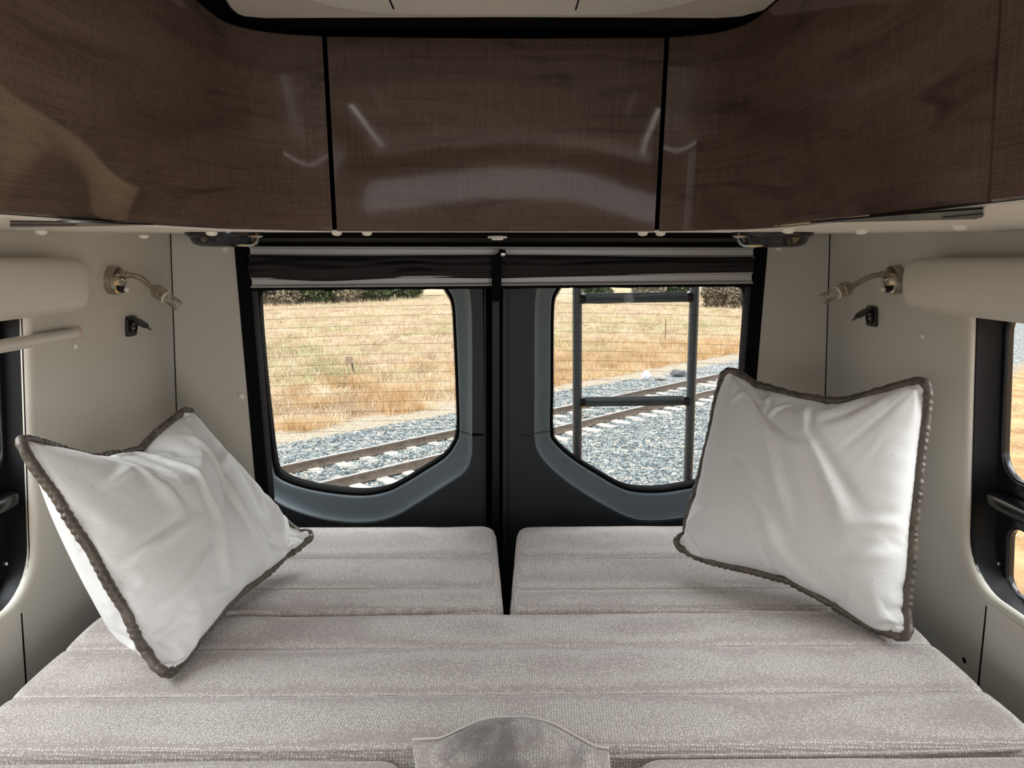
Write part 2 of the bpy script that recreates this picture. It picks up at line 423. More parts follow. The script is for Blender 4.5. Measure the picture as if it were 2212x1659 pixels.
def shell(name, B, T, z0, z1, th, mat, parent, rows=12, inset=0.0, bev=.002):
    """curved upright panel between plan curves B (bottom) and T (top), th thick away from the lens"""
    m = len(B); V = []; Fc = []
    def nrm(C, i):
        t = (C[min(i+1, m-1)]-C[max(i-1, 0)]).normalized(); return Vector((-t.y, t.x, 0))
    lay = [(0, bev), (bev, 0)]; zs = [0]+[bev/(z1-z0)]+[k/rows for k in range(1, rows)]+[1-bev/(z1-z0)]+[1]
    for j, f in enumerate(zs):
        edge = bev if j in (0, len(zs)-1) else 0
        for i in range(m):
            p = B[i].lerp(T[i], f); n = nrm(B, i).lerp(nrm(T, i), f).normalized()
            V.append(p + n*(inset+edge) + Vector((0, 0, H+z0+(z1-z0)*f)))
    K = len(zs)
    for j, f in enumerate((0, 1)):
        for i in range(m):
            p = B[i].lerp(T[i], f); n = nrm(B, i).lerp(nrm(T, i), f).normalized()
            V.append(p + n*(inset+th) + Vector((0, 0, H+z0+(z1-z0)*f)))
    for j in range(K+1):
        a = j*m; b = (j+1)*m
        if j == K: a, b = (K+1)*m, K*m
        if j == K-1: b = (K+1)*m
        for i in range(m-1): Fc.append((a+i, a+i+1, b+i+1, b+i))
    # bottom strip between row 0 and back bottom, ends
    for i in range(m-1): Fc.append((K*m+i, K*m+i+1, i+1, i))
    for i in (0, m-1): Fc.append(tuple([j*m+i for j in range(K)]+[(K+1)*m+i, K*m+i]))
    Fc = [f for f in Fc if len(set(f)) == len(f)]
    return mesh(name, V, Fc, mat, parent, True, auto=30)
def cut(C, a, b):
    """arc-length slice a..b (metres from the ends) of a polyline"""
    L = [0]
    for i in range(1, len(C)): L.append(L[-1]+(C[i]-C[i-1]).length)
    tot = L[-1]; s0 = a; s1 = tot-b; out = []
    def at(s):
        for i in range(1, len(C)):
            if L[i] >= s: return C[i-1].lerp(C[i], (s-L[i-1])/max(L[i]-L[i-1], 1e-9))
        return C[-1]
    n = len(C)
    return [at(s0+(s1-s0)*k/(n-1)) for k in range(n)]
BL_, TL_ = path2(botL, topL); BC, TC = path2(botC, topC); BR_, TR_ = path2(botR, topR)
def cabinet(B, T, label, loc):
    t = thing('overhead_cabinet', loc, label, 'cabinet', 'glossy brown overhead cabinets round the rear')
    shell('door', B, T, Zr+.0, zt-.002, .018, wood_m, t)
    shell('carcass', B, T, Zr+.004, zt-.006, .10, black_matte, t, rows=2, inset=.021)
    return t
def split_at(C, frac):
    k = int(len(C)*frac); return C[:k+1], C[k:]
cabinet(cut(BC, .004, .004), cut(TC, .004, .004), 'flat glossy brown cabinet door centred above the rear windows', (0, 1.4, H+Zr))
lb = 40; rb = 55
cabinet(cut(BL_[:1+20], 0, .002), cut(TL_[:1+20], 0, .002), 'glossy brown cabinet on the left side, forward of the long curved corner cabinet', (-.56, .4, H+Zr))
cabinet(cut(BL_[20:], .002, .004), cut(TL_[20:], .002, .004), 'curved glossy brown corner cabinet above the left reading lamp', (-.45, 1.2, H+Zr))
cabinet(cut(BR_[:1+70], .004, .0025), cut(TR_[:1+70], .004, .0025), 'curved glossy brown corner cabinet above the right reading lamp', (.45, 1.2, H+Zr))
cabinet(cut(BR_[70:], .0025, 0), cut(TR_[70:], .0025, 0), 'glossy brown cabinet door cut by the right edge of the photo', (.46, .3, H+Zr))
# thin dark backing strip seen through the door joints
# beige shelf board under the cabinets
def offs(C, d):
    out = []
    for i in range(len(C)):
        t = (C[min(i+1, len(C)-1)]-C[max(i-1, 0)]).normalized(); out.append(C[i]+Vector((-t.y, t.x, 0))*d)
    return out
edge = BL_+BC[1:]+BR_[1:]
ed = offs(edge, .003)
sb = thing('overhead_shelf', (0, 1.6, H+Zr), 'cream board forming the underside of the overhead cabinets', 'shelf')
out = [(p.x, p.y) for p in ed]
L_ = [(-.852, -.6), (-.852, 1.25), (-.852, 1.90), (-.69, 1.90), (-.66, 1.56), (-.5, 1.50), (-.3, 1.465), (0, 1.45), (.3, 1.465), (.5, 1.50), (.66, 1.56), (.69, 1.90), (.852, 1.90), (.852, 1.25), (.852, -.6)]
poly = out + L_[::-1]
bo = plate('board', poly, [], (0, 0, H+Zr-.004), (1, 0, 0), (0, 1, 0), .0035, white_trim, sb, bevel=.001)
bm_ = bmesh.new(); bm_.from_mesh(bo.data)
for yc in (1.25, 1.45, 1.65):
    bmesh.ops.bisect_plane(bm_, geom=bm_.verts[:]+bm_.edges[:]+bm_.faces[:], plane_co=Vector((0, yc, 0))-Vector((0, 1.6, 0)), plane_no=(0, 1, 0))
for v_ in bm_.verts:
    v_.co.z += .027*max(0, v_.co.y+1.6-1.25)
bmesh.ops.triangulate(bm_, faces=[f for f in bm_.faces if len(f.verts) > 4])
for f_ in bm_.faces: f_.smooth = False
bm_.to_mesh(bo.data); bm_.free()
def board_z(y): return Zr-.004+.027*max(0, y-1.25)       # the board rises a little towards the rear doors
# dark plates on the board paint the shade of recesses behind the side doors
for side, P in ((-1, [(22, 479), (160, 480.5), (334, 486), (167, 489.5), (22, 491)]), (1, [(2124, 452), (1960, 463.5), (1806, 476.5), (1750, 481.5), (1900, 478.5), (2107, 474), (2124, 469)])):
    Q = [hit(p, (0, 0, 1), Zr-.0055) for p in P]
    t = thing('recess_plate', Q[0], 'long dark plate for the shaded recess under the %s overhead cabinets, narrowing towards the rear' % ('left' if side < 0 else 'right'), 'recess', 'dark plates for the shaded recesses under the side cabinets')
    q = [(p.x, p.y) for p in Q]
    plate('channel', q, [], (0, 0, H+Zr-.0055), (1, 0, 0), (0, 1, 0), .002, black_gloss, t)
    e0, e1 = Q[1], Q[-2]
    MB().tube([Q[0].lerp(Q[-1], .5)+Vector((0, 0, -.001)), Q[1].lerp(Q[-2], .5)+Vector((0, 0, -.001))], .0012, 6).build('slim_strip', plastic('smoked_strip', srgb(96, 92, 86), .3), t)  # thin grey bar along the dark plate, no light in it

struct(MB().box((0, 2.02, H+.245), (2.0, .04, .32)).build('wall_rear_top', black_matte))
# black blind housing across the top of the door opening
struct(plate('trim_10', [(-.64, 1.95), (-.64, 1.565), (-.5, 1.51), (-.3, 1.475), (0, 1.46), (.3, 1.475), (.5, 1.51), (.64, 1.565), (.64, 1.95)][::-1], [], (0, 0, H+.040), (1, 0, 0), (0, 1, 0), .022, black_matte, bevel=.002))
struct(rear_plate('trim_11', [world_pt(-.70, .09, 1.96), world_pt(.70, .09, 1.96), world_pt(.70, -.012, 1.96), world_pt(-.70, -.012, 1.96)], 1.955, .03, black_matte))

# round black fixtures under the corner cabinets
def puck(side, px, label):
    c = hit(px, (0, 0, 1), Zr-.004); c.z = H+board_z(c.y)
    t = thing('round_speaker', c, label, 'speaker', 'round black fixtures under the corner cabinets')
    R = .072
    MB().lathe([(R, .003), (R, -.003), (R*.98, -.007), (R*.93, -.0095), (R*.90, -.0105), (R*.88, -.0110)], c, (0, 0, 1), 48).build('rim', black_gloss, t)
    MB().lathe([(R*.90, -.009), (R*.85, -.018), (R*.79, -.0235), (R*.76, -.0235), (R*.70, -.0265), (R*.4, -.028), (0.0, -.0285)], c, (0, 0, 1), 48).build('grille', black_gloss, t)
puck(-1, (487, 508), 'round black domed fixture under the left corner cabinet')
puck(1, (1668, 506), 'round black domed fixture under the right corner cabinet')

# white screw caps
capm = MB().lathe([(.0095, 0), (.0095, .002), (.0085, .0045), (.006, .0062), (.003, .0069), (0, .0071)], (0, 0, 0), (0, 0, 1), 20)
cap = capm.build('screw_cap', white_trim, None, loc=(0, 0, 0))
def rot_to(n): return Vector((0, 0, 1)).rotation_difference(Vector(n)).to_euler()
caps = []
for px, lab in (((88, 499), 'round white screw cap under the board, leftmost of the row'),
                ((310, 508), 'small white screw cap under the board left of the left fixture'),
                ((457, 501), 'white screw cap in front of the left round black fixture'),
                ((708, 503), 'white screw cap below the left joint of the centre cabinet'),
                ((793, 506), 'white screw cap below the centre cabinet, right of its left joint'),
                ((1407, 503), 'white screw cap just left below the right joint of the centre cabinet'),
                ((1422, 507), 'white screw cap directly below the right joint of the centre cabinet'),
                ((1703, 495), 'white screw cap in front of the right round black fixture'),
                ((1861, 497), 'small white screw cap under the board right of the right fixture'),
                ((2075, 487), 'round white screw cap under the board, rightmost of the row')):
    p = hit(px, (0, 0, 1), Zr-.004)
    if 600 < px[0] < 1500: p.y = 1.395; p.z = H+board_z(p.y)
    caps.append((p, rot_to((0, 0, -1)), lab))
nl = Vector((1, 0, -.077)).normalized(); nr = Vector((-1, 0, -.077)).normalized(); nb = Vector((0, -1, -.08)).normalized()
caps += [(hit((487, 536), DOORN, 1.93), rot_to(nb), 'white screw cap high on the left rear pillar'),
         (hit((522, 856), DOORN, 1.93), rot_to(nb), 'white screw cap halfway down the left rear pillar'),
         (hit((1682, 535), DOORN, 1.93), rot_to(nb), 'white screw cap high on the right rear pillar'),
         (onwall(-1, (163, 748)), rot_to(nl), 'tiny white cap on the left wall under the blind bar end'),
         (onwall(1, (1994, 727)), rot_to(nr), 'tiny white cap on the right wall beside the window')]
for i, (p, r, lab) in enumerate(caps):
    c = cap if i == 0 else cap.copy()
    if i: col.objects.link(c)
    c.location = p; c.rotation_euler = r
    if i >= 13: c.scale = (.6, .6, .6)
    tag(c, lab, 'screw cap', 'white screw caps')
pl_ = onwall(1, (2083, 1426))
tag(MB().lathe([(.0055, 0), (.0055, .001), (.004, .0015), (0, .0015)], pl_, nr, 16).build('wall_plug', black_plastic, None, loc=pl_), 'tiny black plug low on the right wall just above the mattress', 'plug')
la = hit((1073, 503), (0, 0, 1), Zr-.007); la.y = 1.40
t = thing('cabinet_latch', (la.x, 1.42, H+Zr-.007), 'small white catch under the middle of the centre cabinet', 'latch')
MB().box((la.x, 1.42, H+Zr-.010), (.022, .03, .008), bevel=.002).build('body', white_trim, t)
MB().box((la.x, 1.41, H+Zr-.009), (.036, .02, .004), bevel=.001).build('base', alu, t)

# ------------------------------------------------------------------ roman blind across the doors
bl = thing('pull_down_blind', (0, 1.90, H), 'folded black blind between two grey metal rails above the rear windows', 'blind')
def railbox(name, x0, x1, ya, yb_, c, parent, lip=True):
    """grey channel rail between photo rows ya..yb_ on the rear plane"""
    top0, top1 = hit((x0, ya[0]), DOORN, c), hit((x1, ya[1]), DOORN, c)
    b0, b1 = hit((x0, yb_[0]), DOORN, c), hit((x1, yb_[1]), DOORN, c)
    prof = [(0, .0), (.10, -.006), (.16, -.006), (.20, .002), (.30, .004), (.70, .004), (.80, .002), (.84, -.006), (.96, -.007), (1.0, 0), (1.0, .012), (0, .012)]
    V = []
    n = 12
    for i in range(n+1):
        a = top0.lerp(top1, i/n); b = b0.lerp(b1, i/n)
        for f, d in prof: V.append(a.lerp(b, f)+Vector((0, d, 0)))
    k = len(prof); Fc = [(i*k+j, i*k+(j+1) % k, (i+1)*k+(j+1) % k, (i+1)*k+j) for i in range(n) for j in range(k)]
    Fc += [tuple(range(k)), tuple(n*k+j for j in range(k))]
    return mesh(name, V, Fc, alu, parent, True, auto=25)
railbox('top_rail', 539, 1628, (531, 533), (556, 559), 1.90, bl)
railbox('bottom_rail', 543, 1625, (598, 586), (622, 613), 1.895, bl)
def blind_cloth():
    N, Mv = 240, 26; V = []; Fc = []
    for i in range(N+1):
        u = i/N; x = 541+(1626-541)*u
        yt = 552+4*u+1.5*math.sin(9*u); yb_ = 600-14*max(0, (u-.5)*2)+(6*math.exp(-((x-700)/95)**2)) - 3*math.exp(-((x-895)/40)**2)
        bul = .010+.020*math.exp(-((x-690)/120)**2) + .006*math.exp(-((x-1350)/200)**2)
        pin = math.exp(-((x-893)/45)**2)+math.exp(-((x-545)/30)**2)+.4*math.exp(-((x-1270)/40)**2)
        for j in range(Mv+1):
            v = j/Mv; y = yt+(yb_-yt)*v
            p = hit((x, y), DOORN, 1.893)
            f = max(0.0, math.sin(PI*v))
            wr = .0045*math.sin(v*17+3*noise.noise((u*7, v*1.2, 0)))*(.35+pin) + .007*noise.noise((u*10, v*3.5+u*4, 3.3))*(1 if x < 930 else .5)
            p.y -= bul*f**.7 + wr*f**.3
            V.append(p)
    for i in range(N):
        for j in range(Mv):
            a = i*(Mv+1)+j; Fc.append((a, a+1, a+Mv+2, a+Mv+1))
    o = mesh('cloth', V, Fc, blind_m, bl, True)
    md = o.modifiers.new('s', 'SOLIDIFY'); md.thickness = .002; md.offset = 1
blind_cloth()
V = []; Fc = []
for i in range(181):
    u = i/180; x = 543+(1625-543)*u; y0 = 619-8*u; y1 = 628-9*u+2.2*noise.noise((u*22, 0, 0))+1.2*noise.noise((u*60, 5, 0))
    a = hit((x, y0), DOORN, 1.90); b = hit((x, y1), DOORN, 1.90)
    V += [a, b, b+Vector((0, .01, 0)), a+Vector((0, .01, 0))]
for i in range(180):
    for j in range(4): Fc.append((i*4+j, i*4+(j+1) % 4, i*4+4+(j+1) % 4, i*4+4+j))
Fc += [(0, 1, 2, 3), (720, 721, 722, 723)]
mesh('hem', V, Fc, black_matte, bl, True, auto=30)

st = thing('tie_strap', hit((1073, 600), DOORN, 1.87), 'black fabric strap hanging over the centre of the blind with a silver snap', 'strap')
rear_plate('webbing', [(1083, 540), (1083, 652), (1062, 652), (1063, 556)], 1.868, .003, black_matte, st, bevel=.0005)
rear_plate('loop', [(1078, 538), (1092, 540), (1093, 551), (1088, 556), (1078, 556)], 1.872, .003, black_matte, st, bevel=.0005)
sp = hit((1087, 548), DOORN, 1.870)
MB().lathe([(.0075, 0), (.0075, .002), (.006, .004), (.003, .005), (0, .0052)], sp, nb, 20).build('snap', chrome, st)

# ------------------------------------------------------------------ rear doors with windows
CG, CR = 2.03, 1.965                       # glass plane and ridge plane
LA = [(590, 606), (770, 600), (925, 600), (953, 608), (969, 628), (981, 657), (986, 740), (990, 840), (992, 925), (986, 952), (962, 985), (915, 1016), (865, 1046), (832, 1060), (780, 1067), (705, 1060), (645, 1047), (606, 1030), (593, 1008), (582, 930), (566, 780), (557, 650), (566, 618)]
LB = [(590, 570), (770, 568), (950, 568), (985, 580), (1008, 612), (1017, 657), (1019, 740), (1019, 840), (1019, 936), (1018, 985), (1002, 1020), (955, 1052), (900, 1087), (857, 1112), (800, 1127), (720, 1124), (648, 1106), (590, 1078), (560, 1040), (548, 940), (535, 780), (526, 650), (540, 590)]
RA = [(1570, 598), (1420, 596), (1248, 598), (1217, 607), (1201, 626), (1192, 653), (1190, 740), (1190, 840), (1189, 925), (1196, 952), (1238, 990), (1292, 1024), (1330, 1046), (1364, 1058), (1420, 1061), (1485, 1052), (1540, 1040), (1575, 1022), (1590, 1000), (1598, 930), (1607, 780), (1615, 650), (1604, 615)]
RB = [(1580, 566), (1420, 566), (1225, 568), (1190, 580), (1162, 612), (1154, 657), (1153, 740), (1153, 840), (1153, 934), (1160, 975), (1190, 1013), (1240, 1053), (1300, 1090), (1356, 1118), (1404, 1126), (1472, 1120), (1545, 1108), (1600, 1085), (1622, 1040), (1632, 930), (1640, 780), (1650, 650), (1636, 590)]
def door(idx, A, B, side, edge_px):
    d = sempty('door_%d' % idx, (side*.35, 2.0, H-.5))
    n = 6
    Ap = spline([hit(p, DOORN, CG) for p in A], n, True); Bp = spline([hit(p, DOORN, CR) for p in B], n, True)
    m = len(Ap)
    i0 = int(8.15*n); i1 = m - 2*n            # the seam at mid height splits upper and lower trim
    def bezel(name, idxs, mat):
        rings = []
        for a, b in ((Ap[int(i) % m].lerp(Ap[int(i+1) % m], i-int(i)), Bp[int(i) % m].lerp(Bp[int(i+1) % m], i-int(i))) for i in idxs):
            mid = a.lerp(b, .5); e = []
            for f, g_ in ((0, 0), (.04, .012), (.12, .020), (.35, .026), (.6, .034), (.82, .046), (.94, .055), (1.0, .062), (1.04, .066)):
                p = a + (b-a)*f; p.y = a.y-.08*0 + (a.lerp(b, f).y - a.y) ; p = Vector((p.x, a.y + (b.y-a.y)*0 - g_ + (-(p.z-a.z)*.08), p.z)); e.append(p)
            rings.append(e)
        k = len(rings[0]); V = [p for e in rings for p in e]; q = len(rings)
        Fc = [(i*k+j, i*k+j+1, (i+1)*k+j+1, (i+1)*k+j) for i in range(q-1) for j in range(k-1)]
        return mesh(name, V, Fc, mat, d, True)
    up = list(range(m-3*n, m)) + list(range(0, i0+1)) + [i0+.42]; lo = [i0+.58]+list(range(i0+1, m-3*n+1))
    gap = .0015
    bezel('upper_trim', up, door_grey_lit); bezel('lower_trim', lo, door_grey_lit)
    # shaded-colour face of the door around the bezel
    top = .06; bot = -1.15
    xo = side*.66
    xi_ = hit((edge_px, 700), DOORN, CR).x
    ys = hit((1046 if side < 0 else 1096, 940), DOORN, CR).z - H
    holeB = [(p.x, 0, p.z) for p in Bp]
    def face(name, z0, z1, keep):
        # part of the face above or below the seam, the bezel outline cut out
        hb = [(-p.x, (p.z-H)*KD) for p in Bp]
        xs = hb
        return hb
    O = Vector((0, CR, H)); U = Vector((-1, 0, 0)); V_ = Vector((0, -.08, 1)).normalized()
    hb = [(-p.x, (p.z-H)/V_.z) for p in Bp]
    seam = ys/V_.z
    sgn = -side
    Xo, Xi = -xo, -xi_
    pts = hb
    # index of bezel points at the seam: inner side (i0) and outer side
    jin = min(range(2*n, 12*n), key=lambda i: abs(hb[i][1]-seam)); jout = min(range(17*n, 22*n), key=lambda i: abs(hb[i][1]-seam))
    gp = .0018
    upper = [(Xi, seam+gp), (Xi, top), (Xo*1.02, top), (Xo*1.02, seam+gp)] + [(hb[i % m][0], max(hb[i % m][1], seam+gp)) for i in range(jout, m+jin+1)]
    lower = [(Xi, seam-gp)] + [(hb[i][0], min(hb[i][1], seam-gp)) for i in range(jin, jout+1)] + [(Xo*1.02, seam-gp), (Xo*1.02, bot), (Xi, bot)]
    plate('upper_panel', upper, [], O, U, V_, .012, door_dark_shaded, d, bevel=.0022)
    plate('lower_panel', lower, [], O, U, V_, .012, door_dark_shaded, d, bevel=.0022)
    # steel skin behind
    ha = [(-p.x, (p.z-H)/V_.z) for p in Ap]
    plate('door_skin', [(Xi, bot), (Xi, top), (Xo*1.06, top), (Xo*1.06, bot)], [ha], Vector((0, CG-.004, H)), U, V_, .05, black_matte, d)
    wdw = sempty('window_%d' % idx, (side*.35, 2.0, H-.3))
    MB().tube([p+Vector((0, -.002, 0)) for p in Ap], .0075, 10, closed=True).build('window_seal', black_matte, wdw)
    cx = sum(p.x for p in Ap)/m; cz = sum(p.z for p in Ap)/m; cy = CG-.08*(cz-H)
    V = [Vector((cx, cy, cz))]+[Vector((p.x, p.y+.004, p.z)) for p in Ap]
    mesh('glass', V, [(0, 1+i, 1+(i+1) % m) for i in range(m)], glass_m, wdw, False)
    # frit: dotted edge of the glass
    fr = MB()
    for i in range(m):
        a, b = Ap[i], Ap[(i+1) % m]
        for t_ in (0, .25, .5, .75):
            p = a.lerp(b, t_); c = Vector((cx, p.y, cz)); dd = (c-p).normalized()
            for q_, r_ in ((.0085, .0014), (.0115, .0010)):
                o_ = p+dd*q_+Vector((0, .001, 0)); fr.add([o_+Vector((r_*math.cos(2*PI*k/6), 0, r_*math.sin(2*PI*k/6))) for k in range(6)], [tuple(range(6))])
    fr.build('dotted_border', black_matte, wdw, smooth=False)
    # demister wires follow the curve of the glass
    wires = MB()
    for k in range(20):
        ylev = (638 if side < 0 else 634)+20.6*k
        P = []
        for j in range(25):
            x = (555+(996-555)*j/24) if side < 0 else (1186+(1618-1186)*j/24)
            f = max(0.0, (995-x)/440 if side < 0 else (x-1186)/440)
            y = ylev + 12*f**1.6 if side < 0 else ylev + 10*f**1.6
            q = hit((x, y), DOORN, CG-.001); inside = True
            P.append((q, x, y))
        # keep the part inside the outline
        def inside(q):
            c = False; j = m-1
            for i in range(m):
                a, b = Ap[i], Ap[j]
                if ((a.z > q.z) != (b.z > q.z)) and (q.x < (b.x-a.x)*(q.z-a.z)/(b.z-a.z)+a.x): c = not c
                j = i
            return c
        P = [q for q, _, _ in P if inside(q)]
        if len(P) > 2: wires.tube(P, .00042, 5, caps=False)
    wires.build('demister_wires', Mat('copper_brown_wire', srgb(96, 66, 52), .6).m, wdw)
    return d
door(1, LA, LB, -1, 1045)
door(2, RA, RB, 1, 1098)
# joint between the doors
def px_strip(x0, x1, y0, y1, c, th, mat, name):
    return struct(rear_plate(name, [(x0, y0), (x1, y0), (x1+(x1-1080)*.0, y1), (x0, y1)], c, th, mat, bevel=.0015))
px_strip(1040, 1100, 560, 1350, 2.0, .02, black_matte, 'trim_12')
px_strip(1063, 1079, 600, 1350, 1.962, .02, black_plastic, 'trim_13')
px_strip(1086, 1096, 600, 1350, 1.955, .03, door_dark_shaded, 'trim_14')
px_strip(1046, 1049.5, 600, 1350, 1.957, .03, door_dark_shaded, 'trim_15')

# ------------------------------------------------------------------ side windows
reveal_m = plastic('satin_black_reveal', srgb(18, 19, 22), .5, .1, .2)
def side_window(idx, side):
    yb, zb = win_side[side]
    w_ = sempty('window_%d' % idx, (side*.9, .75, H-.3))
    S = (lambda x: x) if side > 0 else (lambda x: 2212-x-42)
    do = .055
    yg = onwall(side, (S(2169), 880), do).y; yg2 = onwall(side, (S(2176), 1200), do).y
    zt1 = onwall(side, (S(2185), 1034), do).z-H; zt2 = onwall(side, (S(2190), 1141), do).z-H; zb2 = onwall(side, (S(2200), 1290), do).z-H
    def fp(name, outer, holes, out, th, mat, bevel):
        O, U, V = wall_frame(side, out); f = (lambda P: P) if side > 0 else (lambda P: [(-a, b) for a, b in P])
        return plate(name, f(outer), [f(h) for h in holes], O, U if side > 0 else -U, V, th, mat, w_, bevel=bevel)
    y0, z0 = .28, zb*k_l
    O1, U, V = wall_frame(side, .010); O2, _, _ = wall_frame(side, do)
    # moulded black reveal running out to the glass
    R1 = rrect(y0-.004, z0-.004, yb+.004, -.036, [.05, .05, .09, .09], 10); R2 = rrect(y0-.03, z0-.005, yg+.012, -.03, [.05, .05, .10, .10], 10)
    Vs = []
    for f, sh in ((0, 0), (.06, .006), (.12, .004), (.3, 0), (1, 0)):
        for (a1, b1), (a2, b2) in zip(R1, R2):
            y_, z_ = a1+(a2-a1)*f, b1+(b2-b1)*f
            c_ = Vector(((y0+yb)/2-y_, (z0-.04)/2-z_, 0)).normalized()*sh
            Vs.append(O1.lerp(O2, f)+U*(y_+c_.x)+V*(z_+c_.y))
    k = len(R1); Fc = [(r_*k+j, r_*k+(j+1) % k, (r_+1)*k+(j+1) % k, (r_+1)*k+j) for r_ in range(4) for j in range(k)]
    mesh('reveal', Vs, Fc, reveal_m, w_, True, auto=50)
    fp('sash_frame', rrect(y0-.06, z0-.06, yg+.05, 0, .10), [rrect(y0, zt1*k_l, yg, -.09, .045), rrect(y0, zb2*k_l, yg2, zt2*k_l, .03)], do, .016, black_gloss, .005)
    M = Matrix((U, V, U.cross(V))).transposed()
    zm = (zt1+zt2)/2*k_l; O, _, _ = wall_frame(side, .040)
    MB().box(O+U*((y0+yg)/2)+V*zm, (yg-y0, .030, .034), M, bevel=.007, seg=3).build('middle_bar', black_gloss, w_)
    O, _, _ = wall_frame(side, do+.010)
    mesh('glass', [O+U*a+V*b for a, b in ((y0-.02, z0-.03), (yg+.02, z0-.03), (yg+.02, -.03), (y0-.02, -.03))], [(0, 1, 2, 3)], glass_m, w_, False)
    O, _, _ = wall_frame(side, do-.001)
    MB().lathe([(.003, 0), (.003, .002), (0, .003)], onwall(side, (S(2157), 1218), do-.001), (-side, 0, 0), 12).build('rivet', white_trim, w_)
side_window(3, -1); side_window(4, 1)

# roller valances above the side windows
def valance(side):
    y1 = 1.43+.012*side; zt_, zb_ = .004, -.098
    t = thing('window_valance', (side*.83, .7, H-.05), 'cream rounded box valance above the %s side window' % ('left' if side < 0 else 'right'), 'valance', 'valances above the side windows')
    # cross-section: (depth from wall, z)
    prof = [(-.02, zt_-.004), (.030, zt_), (.055, zt_-.002), (.070, zt_-.010), (.078, zt_-.026), (.080, -.05), (.078, -.080), (.070, zb_+.004), (.055, zb_-.002), (-.02, zb_)]
    secs = [(y1+.004, .70, .80), (y1+.001, .88, .92), (y1-.008, .97, .98), (y1-.022, 1, 1), (1.0, 1, 1), (.5, 1, 1), (0, 1, 1), (-.6, 1, 1)]
    V = []; k = len(prof); zc = (zt_+zb_)/2
    for y, s1, s2 in secs:
        for d, z in prof: 
            zz = zc+(z-zc)*s2
            x = (.847-.077*zz) - (d*s1 if d > 0 else d)
            V.append(Vector((side*x, y, H+zz)))
    Fc = [(i*k+j, i*k+(j+1) % k, (i+1)*k+(j+1) % k, (i+1)*k+j) for i in range(len(secs)-1) for j in range(k)]
    Fc += [tuple(range(k)), tuple((len(secs)-1)*k+j for j in range(k))]
    o = mesh('housing', V, Fc, beige_trim, t, True)
    md = o.modifiers.new('b', 'SUBSURF'); md.levels = 2; md.render_levels = 2
    return t
valance(-1); valance(1)
t = thing('shade_bar', (-.84, .8, H-.14), 'cream round blind bar along the left wall below the valance', 'blind bar')
pa = onwall(-1, (163, 720), -.014)
MB().tube([(pa.x, pa.y, pa.z), (pa.x, .9, pa.z), (pa.x, -.3, pa.z)], .0115, 20).build('bar', beige_trim, t)
MB().tube([(pa.x, pa.y+.003, pa.z), (pa.x, pa.y-.004, pa.z)], .0135, 20).build('end_cap', plastic('pinkish_cap', srgb(196, 172, 158), .5), t)

# ------------------------------------------------------------------ gooseneck reading lamps
def reading_lamp(side, base_px, head_px, tip_px, label):
    b = onwall(side, base_px); n = nl if side < 0 else nr
    t = thing('reading_lamp', b, label, 'lamp', 'gooseneck reading lamps on the side walls')
    R = .031
    MB().lathe([(R, 0), (R, .018), (R*.96, .021), (R*.9, .022), (0, .022)], b, n, 40).build('base', nickel, t)
    s1 = Vector((0, 1, 0)).cross(n); up = Vector((0, 0, 1))
    f0 = b+n*.022
    o = t
    for dy in (-.017, .017): MB().lathe([(.004, 0), (.0038, .0015), (.002, .0025), (0, .0027)], f0+Vector((0, dy, .002)), n, 12).build('screw', chrome, t)
    MB().lathe([(.007, 0), (.007, .009), (.006, .010), (0, .010)], f0+Vector((0, .0, -.018)), n, 20).build('switch_collar', black_plastic, t)
    MB().lathe([(.0055, .009), (.0055, .015), (.004, .0165), (0, .0168)], f0+Vector((0, 0, -.018)), n, 20).build('switch', white_trim, t)
    ns = f0+Vector((0, 0, .014))
    # neck leaves the base square to the wall and droops to the head
    d = ns.y
    hp = hit(head_px, (0, 1, 0), d-.01); tp = hit(tip_px, (0, 1, 0), d-.02)
    ax = (tp-hp).normalized()
    MB().lathe([(.0075, 0), (.0075, .020), (.0068, .022), (0, .022)], ns, n, 20).build('neck_socket', nickel, t)
    e0 = ns+n*.018; e1 = hp-ax*.001
    c1 = e0+n*.035; c2 = e1-ax*.035
    P = [((1-q)**3)*e0+3*q*(1-q)**2*c1+3*q*q*(1-q)*c2+q**3*e1 for q in [k/60 for k in range(61)]]
    rr = [.0054+.0004*(k % 2) for k in range(61)]
    MB().tube(P, rr, 16).build('gooseneck', nickel, t)
    L = (tp-hp).length; hl = L*.50
    MB().lathe([(.006, -.001), (.012, .001), (.0145, .006), (.0148, hl*.42), (.0155, hl*.45), (.0155, hl*.55), (.0140, hl*.58), (.0135, hl), (0, hl)], hp, ax, 32).build('head', nickel, t)
    MB().lathe([(.0122, hl-.002), (.0122, L), (.0105, L+.0005), (.0100, L-.004), (.0100, hl+.004)], hp, ax, 32).build('glass_shade', lamp_glass, t)
    MB().lathe([(.003, hl), (.003, L*.85), (0, L*.86)], hp, ax, 12).build('bulb', Mat('unlit_bulb', srgb(205, 203, 196), .2).m, t)
    MB().lathe([(.0138, hl-.001), (.0138, hl+.0015), (.012, hl+.0015)], hp, ax, 32).build('ring', white_trim, t)
reading_lamp(-1, (237, 605), (333, 624), (385, 660), 'silver gooseneck reading lamp with glass tip on the left wall')
reading_lamp(1, (1944, 604), (1836, 620), (1779, 645), 'silver gooseneck reading lamp partly behind the right valance')

